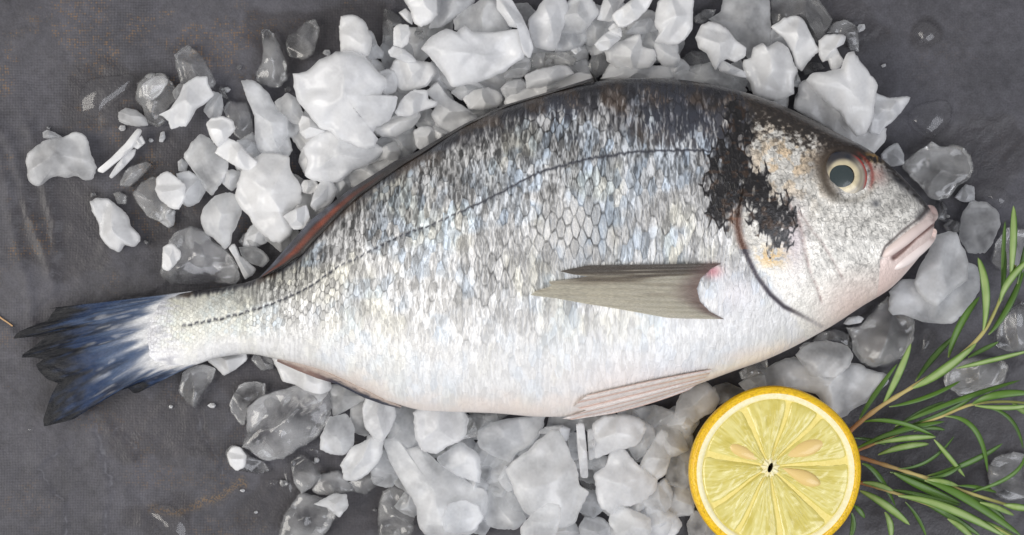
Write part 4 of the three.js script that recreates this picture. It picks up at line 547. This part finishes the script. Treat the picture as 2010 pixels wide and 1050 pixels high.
for (const [reg, kind0, base, t, outline, label] of CHIPS) {
  const kind = kind0 === 'w' && (reg === 'B' || reg === 'R') ? 'v' : kind0;
  const [ox, oy, k] = REG[reg], pts = outline.split(' ').map(q => q.split(',').map(Number)).map(([x, y]) => [ox + x / k, oy + y / k]); seed++;
  const mx = pts.reduce((s, p) => s + p[0], 0) / pts.length, my = pts.reduce((s, p) => s + p[1], 0) / pts.length, water = kind === 'd', grow = kind === 'w' || kind === 'v' ? 1.05 : kind === 'm' ? 1.06 : 1; for (const p of pts) { p[0] = mx + (p[0] - mx) * grow; p[1] = my + (p[1] - my) * grow; }
  const g = chipGeo(pts, base + (base < 1 ? slateH(mx, my) - (water ? 1.2 : 1.9) : 0), t, seed * 7919, water), m = new THREE.Mesh(water ? g : g, water ? waterMat : ICE[kind][seed & 1]);
  g.computeBoundingBox(); const c = g.boundingBox.getCenter(new THREE.Vector3()), y = g.boundingBox.min.y; g.translate(-c.x, -y, -c.z); m.position.set(c.x, y, c.z);
  m.castShadow = m.receiveShadow = true; m.name = water ? 'water_drop' : kind === 'g' ? 'clear_ice_chip' : 'ice_chip';
  top(m, label, water ? 'water drop' : 'ice chip', water ? 'drops of meltwater on the slate' : 'crushed ice around the fish');
}

// bottom layer of the heap, mostly under the other chips
{
  const zones = [[[600, 200], [760, 110], [790, 0], [1330, 0], [1330, 90], [1480, 130], [1560, 160], [1700, 210], [1690, 275], [1500, 195], [1230, 152], [1000, 205], [800, 305], [620, 440], [490, 470], [470, 340], [430, 280], [500, 260]], [[650, 780], [720, 790], [840, 815], [1100, 825], [1340, 775], [1380, 830], [1350, 1050], [1180, 1060], [800, 1000], [720, 900]]];
  const r = rng(77); let n = 0;
  for (const z of zones) for (let gy = -10; gy < 1060; gy += 52) for (let gx = 430; gx < 1720; gx += 58) {
    const x = gx + (r() - 0.5) * 30 + (gy / 52 % 2) * 26, y = gy + (r() - 0.5) * 26, rad = 30 + r() * 16, st = r() * 6.28, sq = 0.7 + r() * 0.5; if (!inside(z, x, y) || r() < 0.16) continue;
    const pts = []; const k = 6 + Math.floor(r() * 3); for (let i = 0; i < k; i++) { const a = i / k * 6.283, q = rad * (0.75 + r() * 0.45); const px = Math.cos(a) * q, py = Math.sin(a) * q * sq; pts.push([x + px * Math.cos(st) - py * Math.sin(st), y + px * Math.sin(st) + py * Math.cos(st)]); }
    const g = chipGeo(pts, slateH(x, y) - 1.9, 9 + r() * 6, 5003 + n * 131, false); n++; g.computeBoundingBox(); const c = g.boundingBox.getCenter(new THREE.Vector3()), yy = g.boundingBox.min.y; g.translate(-c.x, -yy, -c.z);
    const m = new THREE.Mesh(g, ICE[z === zones[1] ? 'm' : r() < 0.7 ? 'w' : 'm'][n & 1]); m.castShadow = m.receiveShadow = true; m.position.set(c.x, yy, c.z); m.name = 'ice_chip'; top(m, z === zones[1] ? 'ice of the bottom layer below the fish, showing only in gaps between chips' : 'ice of the bottom layer above the fish, showing only in gaps between chips', 'ice chip', z === zones[1] ? 'bottom layer of ice below the fish' : 'bottom layer of ice above the fish');
  }
}

// crumbs of ice on the slate round the heap
{
  const r = rng(4242), spots = [[150, 270], [250, 330], [300, 280], [180, 380], [285, 470], [300, 150], [440, 170], [470, 130], [640, 110], [560, 175], [350, 690], [420, 800], [330, 800], [520, 880], [470, 960], [500, 1000], [560, 950], [620, 900], [700, 930], [740, 1000], [930, 940], [1170, 1000], [1340, 1010], [1660, 640], [1620, 690], [1480, 760], [1760, 690], [1860, 420], [1900, 380], [1760, 300], [1690, 60], [1730, 130], [240, 250], [90, 250], [1880, 590], [1440, 800]];
  for (const [x0, y0] of spots) {
    const x = x0 + (r() - 0.5) * 12, y = y0 + (r() - 0.5) * 12, rad = 4 + r() * 6, pts = []; for (let i = 0; i < 6; i++) { const a = i / 6 * 6.283, q = rad * (0.7 + r() * 0.6); pts.push([x + Math.cos(a) * q, y + Math.sin(a) * q * 0.8]); }
    const g = chipGeo(pts, slateH(x, y) - 1.6, 2 + r() * 2, 9001 + Math.floor(x), false); g.computeBoundingBox(); const c = g.boundingBox.getCenter(new THREE.Vector3()), yy = g.boundingBox.min.y; g.translate(-c.x, -yy, -c.z);
    const m = new THREE.Mesh(g, ICE[r() < 0.35 ? 'w' : r() < 0.5 ? 'm' : 'g'][0]); m.castShadow = m.receiveShadow = true; m.position.set(c.x, yy, c.z); m.name = 'ice_crumb'; top(m, 'tiny crumb of ice, pea-sized or less, lying on the slate among larger chips', 'ice crumb', 'crumbs of ice on the slate');
  }
}
// a straw fibre
{
  const h = slateH(10, 628) - 0.6, c = new THREE.CatmullRomCurve3([[-14, 610], [2, 624], [14, 632], [25, 640]].map((p, i) => W(p[0], p[1], (h + 0.3 * (i & 1)) * 0.001)));
  const m = new THREE.Mesh(new THREE.TubeGeometry(c, 16, 0.00032, 6), new THREE.MeshStandardMaterial({ color: new THREE.Color(...L3(196, 160, 118)), roughness: 0.7 })); m.castShadow = m.receiveShadow = true; m.name = 'straw_fibre'; top(m, 'thin tan straw fibre at the left edge beside the tail tips', 'fibre');
}

// ---------- half lemon ----------
{
  const lemon = new THREE.Group(); lemon.name = 'half_lemon'; top(lemon, 'half lemon with its juicy cut face up beside the rosemary', 'lemon');
  const TOPY = 0.030, C = W(1522, 926, TOPY), R = 166 * S * (H - TOPY) / H; lemon.position.set(C.x, 0, C.z);
  const wob = a => 1 + 0.010 * Math.cos(2 * a + 0.4) + 0.008 * Math.cos(3 * a - 1.2) + 0.005 * Math.cos(5 * a + 2);
  const peel = dataTex(512, 256, (u, v) => { const n = vn(u * 110, v * 55, 401), f = fbm(u * 12, v * 6, 402, 3); return [252 - n * 8 + (f - 0.5) * 8, 208 - n * 16 + (f - 0.5) * 22, 14 + n * 14]; }, true, THREE.RepeatWrapping);
  const pore = dataTex(512, 256, (u, v) => { const h = 255 * (1 - 0.8 * sst(0.62, 0.85, vn(u * 150, v * 75, 405))); return [h, h, h]; }, false, THREE.RepeatWrapping);
  const rindMat = new THREE.MeshPhysicalMaterial({ map: peel, bumpMap: pore, bumpScale: 0.00025, roughness: 0.4, clearcoat: 0.25, clearcoatRoughness: 0.3 }); rindMat.name = 'lemon_rind';
  // peel: bowl with a rounded lip, open inside
  const prof = []; for (let k = 0; k <= 26; k++) { const t = k / 26; prof.push([Math.sin(Math.min(1, t * 1.0) * Math.PI / 2) * 1.0, 1 - Math.cos(t * Math.PI / 2)]); }
  const outer = (v) => v < 0.8 ? [Math.pow(Math.sin(v / 0.8 * Math.PI * 0.53), 0.86) * 1.012, 1 - (1 + Math.cos(v / 0.8 * Math.PI)) / 2 * 0 - 1 + Math.pow(v / 0.8, 1.9) * 0.985] : [mix(1.0, 0.925, (v - 0.8) / 0.2), 0.985 + 0.034 * Math.sin((v - 0.8) / 0.2 * Math.PI * 0.6)];
  mesh('rind', gridGeo(120, 50, (u, v) => { const a = u * Math.PI * 2, [r, y] = outer(v), k = wob(a); return [Math.cos(a) * r * R * k, Math.max(0.0003, y * TOPY), Math.sin(a) * r * R * k]; }, (u, v) => [u * 3, v * 1.5]), rindMat, lemon);
  const pithTex = dataTex(512, 512, (u, v) => { const f = fbm(u * 40, v * 40, 411, 4), g = (f - 0.5) * 26; return [243 + g * 0.6, 234 + g * 0.8, 190 + g * 1.6]; }, true, THREE.RepeatWrapping);
  const pithMat = new THREE.MeshPhysicalMaterial({ map: pithTex, vertexColors: true, roughness: 0.65, bumpMap: pithTex, bumpScale: 0.0004 }); pithMat.name = 'lemon_pith';
  const hub = [(1512 - 1522) * S, (918 - 926) * S];
  // pith: a floor under the pulp, standing up as the white ring, the membranes and the hub; a hole in the middle
  mesh('pith', gridGeo(120, 40, (u, v) => {
    const a = u * Math.PI * 2, k = wob(a), hole = 4.2 * 9.5 / Math.hypot(9.5 * Math.cos(a - 0.35), 4.2 * Math.sin(a - 0.35)) / 166, r = mix(hole, 0.94, v), ring = sst(0.85, 0.875, r) , hubUp = sst(0.1, 0.07, r + 0.03 * Math.sin(a * 9)), off = 1 - sst(0.1, 0.6, r);
    const y = TOPY - 0.0003 + 0.0008 * Math.max(ring, hubUp);
    return [Math.cos(a) * r * R * k + hub[0] * off, y, Math.sin(a) * r * R * k + hub[1] * off];
  }, (u, v) => [Math.cos(u * 6.283) * v, Math.sin(u * 6.283) * v], (u, v) => v > 0.9 || v < 0.1 ? [1, 1, 1] : [0.93, 0.85, 0.44]), pithMat, lemon);
  const angles = [-165, -116.6, -79, -52, -9, 42, 86, 123, 151, 195].map(d => d * Math.PI / 180);
  const pulp = dataTex(1024, 512, (u, v) => { const x = u * 210, n = vn(x + vn(u * 40, v * 3, 7) * 2, v * 4.5, 421), f = vn(x * 3.1, v * 14, 422), k = fbm(u * 24, v * 3, 423, 3); let c = mix3([212, 198, 104], [226, 215, 134], clamp((n - 0.5) * 1.9 + 0.5)); c = mix3(c, [238, 228, 158], sst(0.72, 0.9, f) * 0.4); return mix3(c, [196, 180, 74], sst(0.5, 0.75, k) * 0.55); }, true, THREE.MirroredRepeatWrapping);
  const pulpB = dataTex(1024, 512, (u, v) => { const x = u * 210, n = vn(x + vn(u * 40, v * 3, 7) * 2, v * 4.5, 421), h = 255 * (0.75 * n + 0.25 * vn(x * 3.1, v * 14, 422)); return [h, h, h]; }, false, THREE.MirroredRepeatWrapping);
  const pulpMat = new THREE.MeshPhysicalMaterial({ map: pulp, bumpMap: pulpB, bumpScale: 0.00022, roughness: 0.3, clearcoat: 1, clearcoatRoughness: 0.15 }); pulpMat.name = 'lemon_pulp';
  for (let s = 0; s < angles.length - 1; s++) {
    const a0 = angles[s], a1 = angles[s + 1], am = (a0 + a1) / 2;
    mesh('segment', gridGeo(26, 30, (u, v) => {
      const rr = mix(0.07, 0.888, v), gap = 0.011 / rr * 0.3, aL = a0 + gap, aR = a1 - gap, a = mix(aL, aR, u), cu = 2 * u - 1, round = 1 - 0.028 * Math.pow(Math.abs(cu), 6) * sst(0.6, 1, v) - 0.012 * (hash(s, 3) - 0.5);
      const r = (v < 1 ? rr : 0.888) * round, dome = Math.pow(Math.max(0, 1 - Math.pow(Math.abs(cu), 7)), 0.5) * Math.pow(Math.max(0, 1 - Math.pow(Math.abs(2 * v - 1), 16)), 0.5);
      const off = 1 - sst(0.1, 0.75, r), k = wob(a), x = Math.cos(a) * r * R * k + hub[0] * off, z = Math.sin(a) * r * R * k + hub[1] * off;
      return [x, TOPY - 0.0017 + 0.0020 * dome + (fbm(x * 900, z * 900, 431, 2) - 0.5) * 0.0004 * dome, z];
    }, (u, v) => [mix(a0, a1, u) / 6.283 + s * 0.013, v]), pulpMat, lemon);
  }
  const seedMat = new THREE.MeshPhysicalMaterial({ color: new THREE.Color(...L3(228, 198, 128)), roughness: 0.35, clearcoat: 0.4, bumpMap: pithTex, bumpScale: 0.0003 }); seedMat.name = 'lemon_seed';
  const pipe = (x0, y0, x1, y1, w, up) => { const n = 24; const g = gridGeo(n, 14, (u, v) => { const a = v * Math.PI * 2, r = w * S * Math.pow(Math.sin(Math.PI * Math.pow(u, 1.5)), 0.7) * 0.5, L = Math.hypot(x1 - x0, y1 - y0), nx = -(y1 - y0) / L, ny = (x1 - x0) / L; return [(mix(x0, x1, u) - 1522) * S + nx * Math.cos(a) * r, TOPY + up + Math.sin(a) * r * 0.55, (mix(y0, y1, u) - 926) * S + ny * Math.cos(a) * r]; }); mesh('seed', g, seedMat, lemon); };
  pipe(1534, 918, 1608, 950, 28, 0.0002); pipe(1528, 902, 1618, 868, 32, -0.0004); pipe(1502, 908, 1430, 874, 24, -0.0003);
  mesh('stem_hole', gridGeo(24, 6, (u, v) => { const a = u * Math.PI * 2, r = 1 - v * 0.5; const x = Math.cos(a) * 4.2 * r * S, z = Math.sin(a) * 9.5 * r * S, c = Math.cos(0.35), q = Math.sin(0.35); return [hub[0] + x * c - z * q, TOPY + 0.0007 - v * 0.004, hub[1] + x * q + z * c]; }), new THREE.MeshStandardMaterial({ color: new THREE.Color(...L3(70, 58, 22)), roughness: 0.8, side: THREE.DoubleSide }), lemon);
}

// ---------- rosemary ----------
const leafMat = new THREE.MeshPhysicalMaterial({ vertexColors: true, roughness: 0.42, clearcoat: 0.2, clearcoatRoughness: 0.3, side: THREE.DoubleSide }); leafMat.name = 'rosemary_leaf';
const stemMat = new THREE.MeshStandardMaterial({ vertexColors: true, roughness: 0.7 }); stemMat.name = 'rosemary_stem';
const toPlan = ([reg, s]) => { const [ox, oy, k] = REG[reg]; return s.split(' ').map(q => q.split(',').map(Number)).map(([x, y]) => [ox + x / k, oy + y / k]); };
function leafGeo(pts, w, h0, h1, h2, tone, sd) {
  const p3 = pts.map((p, i) => W(p[0], p[1], [h0, h1, h2][Math.min(2, Math.round(i / (pts.length - 1) * 2))] * 0.001)), c = p3.length === 3 ? new THREE.QuadraticBezierCurve3(p3[0], p3[1].clone().multiplyScalar(2).addScaledVector(p3[0], -0.5).addScaledVector(p3[2], -0.5), p3[2]) : new THREE.CatmullRomCurve3(p3);
  const roll = (hash(sd, 1, 7) - 0.5) * 0.8, n = 18, m = 10, up = new THREE.Vector3(0, 1, 0);
  const dark = [L3(50, 84, 14), L3(40, 70, 16), L3(66, 102, 20)][sd % 3], pale = tone ? L3(164, 184, 116) : L3(92, 128, 46), rim = tone ? L3(80, 116, 32) : dark;
  return gridGeo(n, m, (u, v) => {
    const p = c.getPoint(u), t = c.getTangent(u), side = new THREE.Vector3().crossVectors(t, up).normalize().applyAxisAngle(t, roll * (0.5 + u)), nor = new THREE.Vector3().crossVectors(side, t).normalize();
    const r = w * S * 0.47 * Math.pow(Math.sin(Math.PI * Math.pow(clamp(0.03 + u * 0.97), 1.25)), 0.5), a = v * Math.PI * 2, groove = 0.35 * gauss(a - Math.PI / 2, 0.35);
    return p.addScaledVector(side, Math.cos(a) * r).addScaledVector(nor, (Math.sin(a) * 0.42 - groove * 0.42 + (Math.sin(a) < 0 ? 0.1 : 0)) * r).toArray();
  }, (u, v) => [u, v], (u, v) => { const a = v * Math.PI * 2, mid = gauss(Math.cos(a), 0.55) * (Math.sin(a) > 0 ? 1 : 0.3), nn = vn(u * 14, v * 5 + sd, 9); let q = mix3(rim, pale, clamp(mid * 0.85 + (nn - 0.5) * 0.3)); return mix3(q, L3(168, 180, 110), sst(0.08, 0.0, u) * 0.5); });
}
let leafSeed = 0;
function sprig(label, stem, stemH, width, leaves) {
  const g = new THREE.Group(); g.name = 'rosemary_sprig'; const sp = toPlan(stem); top(g, label, 'rosemary', 'rosemary sprigs behind the lemon');
  const cv = new THREE.CatmullRomCurve3(sp.map((p, i) => W(p[0], p[1], mix(stemH[0], stemH[1], i / (sp.length - 1)) * 0.001)));
  mesh('stem', gridGeo(60, 10, (u, v) => { const p = cv.getPoint(u), t = cv.getTangent(u), s = new THREE.Vector3().crossVectors(t, new THREE.Vector3(0, 1, 0)).normalize(), n = new THREE.Vector3().crossVectors(s, t), r = width * S * 0.5 * (1 - 0.45 * u) * (0.85 + 0.3 * vn(u * 26, 1, 19)), a = v * Math.PI * 2; return p.addScaledVector(s, Math.cos(a) * r).addScaledVector(n, Math.sin(a) * r).toArray(); }, null, (u, v) => mix3(mix3(L3(150, 104, 66), L3(186, 172, 112), sst(0.05, 0.4, u)), L3(130, 150, 74), sst(0.45, 0.95, u) * (0.6 + 0.4 * vn(u * 30, v * 6, 23)))), stemMat, g);
  for (const [reg, s, w, tone, h0, h1, h2] of leaves) { leafSeed++; mesh('leaf', leafGeo(toPlan([reg, s]), w, h0, h1, h2, tone, leafSeed), leafMat, g); }
}
sprig('rosemary sprig pointing up to the right edge, topmost of the four', ['R', '960,1060 1050,980 1170,890 1350,780 1560,650 1760,470 1840,330 1900,190 1960,60'], [14, 24], 10, [
  ['R', '1180,880 1265,715 1345,520', 15, 1, 16, 20, 21], ['R', '1040,970 1120,840 1265,640', 11, 0, 12, 10, 9], ['R', '1355,785 1525,685 1712,538', 20, 1, 19, 22, 22], ['R', '1370,745 1480,600 1605,475', 14, 0, 15, 13, 12],
  ['R', '1565,605 1630,420 1750,245', 16, 0, 17, 17, 15], ['R', '1770,445 1785,220 1738,15', 17, 1, 21, 25, 24], ['R', '1610,668 1800,625 2060,560', 11, 1, 20, 21, 21], ['R', '1680,605 1765,560 1862,512', 10, 0, 16, 14, 13],
  ['R', '1800,470 1910,320 2010,90', 14, 0, 18, 18, 17], ['R', '1870,280 1925,150 2060,10', 15, 1, 23, 25, 25], ['K', '1690,1040 1704,850 1705,665', 15, 1, 24, 27, 27], ['K', '1645,1050 1652,900 1662,745', 9, 0, 20, 20, 20], ['K', '1725,1070 1760,920 1800,780', 12, 0, 21, 21, 20],
  ['R', '1215,895 1430,840 1635,742', 10, 0, 14, 13, 11], ['R', '1880,270 1890,120 1900,-30', 12, 0, 20, 20, 18], ['R', '1560,650 1640,600 1730,520', 12, 1, 20, 22, 22]]);
sprig('rosemary sprig with long arched leaves, second from the top', ['Q', '1005,560 1130,510 1330,425 1540,345 1700,282 1880,265 2060,275'], [9, 18], 8, [
  ['Q', '1055,385 1260,385 1495,475', 10, 0, 13, 17, 14], ['Q', '1250,410 1600,265 1990,138', 12, 0, 12, 16, 14], ['Q', '1330,405 1560,320 1740,215', 11, 0, 12, 14, 15], ['Q', '1705,280 1850,225 2060,215', 16, 0, 17, 21, 21], ['Q', '1720,288 1900,300 2060,285', 11, 1, 18, 20, 20],
  ['Q', '1780,298 1930,370 2005,545', 10, 0, 16, 14, 9], ['Q', '1545,352 1720,430 1795,682', 12, 0, 15, 17, 10], ['Q', '1015,545 1270,440 1545,382', 13, 0, 10, 14, 14], ['Q', '1130,512 1320,480 1492,474', 13, 1, 13, 16, 15], ['Q', '1150,578 1300,530 1452,514', 14, 1, 9, 12, 10],
  ['Q', '1360,442 1450,420 1545,432', 9, 0, 14, 13, 11], ['Q', '1230,440 1380,335 1545,262', 9, 0, 10, 9, 8], ['Q', '1940,270 1990,310 2060,350', 13, 1, 17, 15, 12], ['Q', '1010,480 1100,490 1200,520', 8, 0, 8, 7, 6]]);
sprig('rosemary sprig running to the lower right corner, third from the top', ['Q', '1020,585 1200,640 1430,712 1680,800 1920,875 2080,920'], [9, 17], 9, [
  ['Q', '1270,660 1450,610 1600,465', 9, 0, 12, 13, 11], ['Q', '1480,488 1560,580 1662,708', 11, 1, 14, 15, 12], ['Q', '1440,702 1680,625 1885,510', 13, 0, 12, 13, 11], ['Q', '1440,716 1545,695 1640,640', 10, 0, 14, 15, 14], ['Q', '1245,685 1420,770 1640,865', 17, 0, 11, 10, 8],
  ['Q', '1220,680 1400,722 1590,795', 12, 0, 9, 8, 7], ['Q', '1440,725 1530,735 1625,762', 12, 1, 15, 17, 16], ['Q', '1425,728 1660,830 2000,1060', 18, 0, 14, 16, 14], ['Q', '1750,858 1850,888 1952,935', 12, 1, 17, 18, 17], ['Q', '1890,872 1970,885 2070,900', 15, 1, 18, 20, 19],
  ['Q', '2015,555 1940,695 1685,800', 9, 0, 10, 13, 13], ['Q', '1055,630 1150,700 1255,885', 13, 0, 11, 10, 7], ['Q', '1650,790 1780,870 1900,960', 14, 0, 12, 11, 9], ['Q', '1620,760 1740,770 1850,800', 9, 0, 13, 12, 10]]);
sprig('rosemary sprig lowest of the four, at the lemon\'s right side', ['Q', '1020,735 1130,765 1240,800 1420,860 1640,930 1850,1010 1960,1070'], [8, 14], 8, [
  ['Q', '1045,790 1190,870 1338,992', 17, 1, 12, 14, 12], ['Q', '1270,820 1560,890 1900,1060', 18, 1, 13, 15, 13], ['Q', '1230,785 1400,815 1645,880', 10, 0, 9, 9, 8], ['Q', '1190,915 1222,985 1225,1075', 14, 1, 9, 9, 8], ['Q', '1310,855 1385,950 1435,1060', 9, 0, 8, 7, 6],
  ['Q', '1005,875 1040,905 1072,950', 11, 0, 8, 8, 7], ['Q', '995,920 1005,990 985,1070', 12, 0, 8, 7, 6], ['Q', '1560,955 1640,1005 1720,1080', 14, 1, 12, 13, 12], ['Q', '1060,740 1150,755 1240,790', 12, 1, 10, 11, 11], ['Q', '1400,850 1560,930 1760,1060', 14, 0, 9, 8, 6], ['Q', '1740,960 1850,1010 1980,1075', 13, 1, 13, 13, 12]]);

renderer.render(scene, camera);
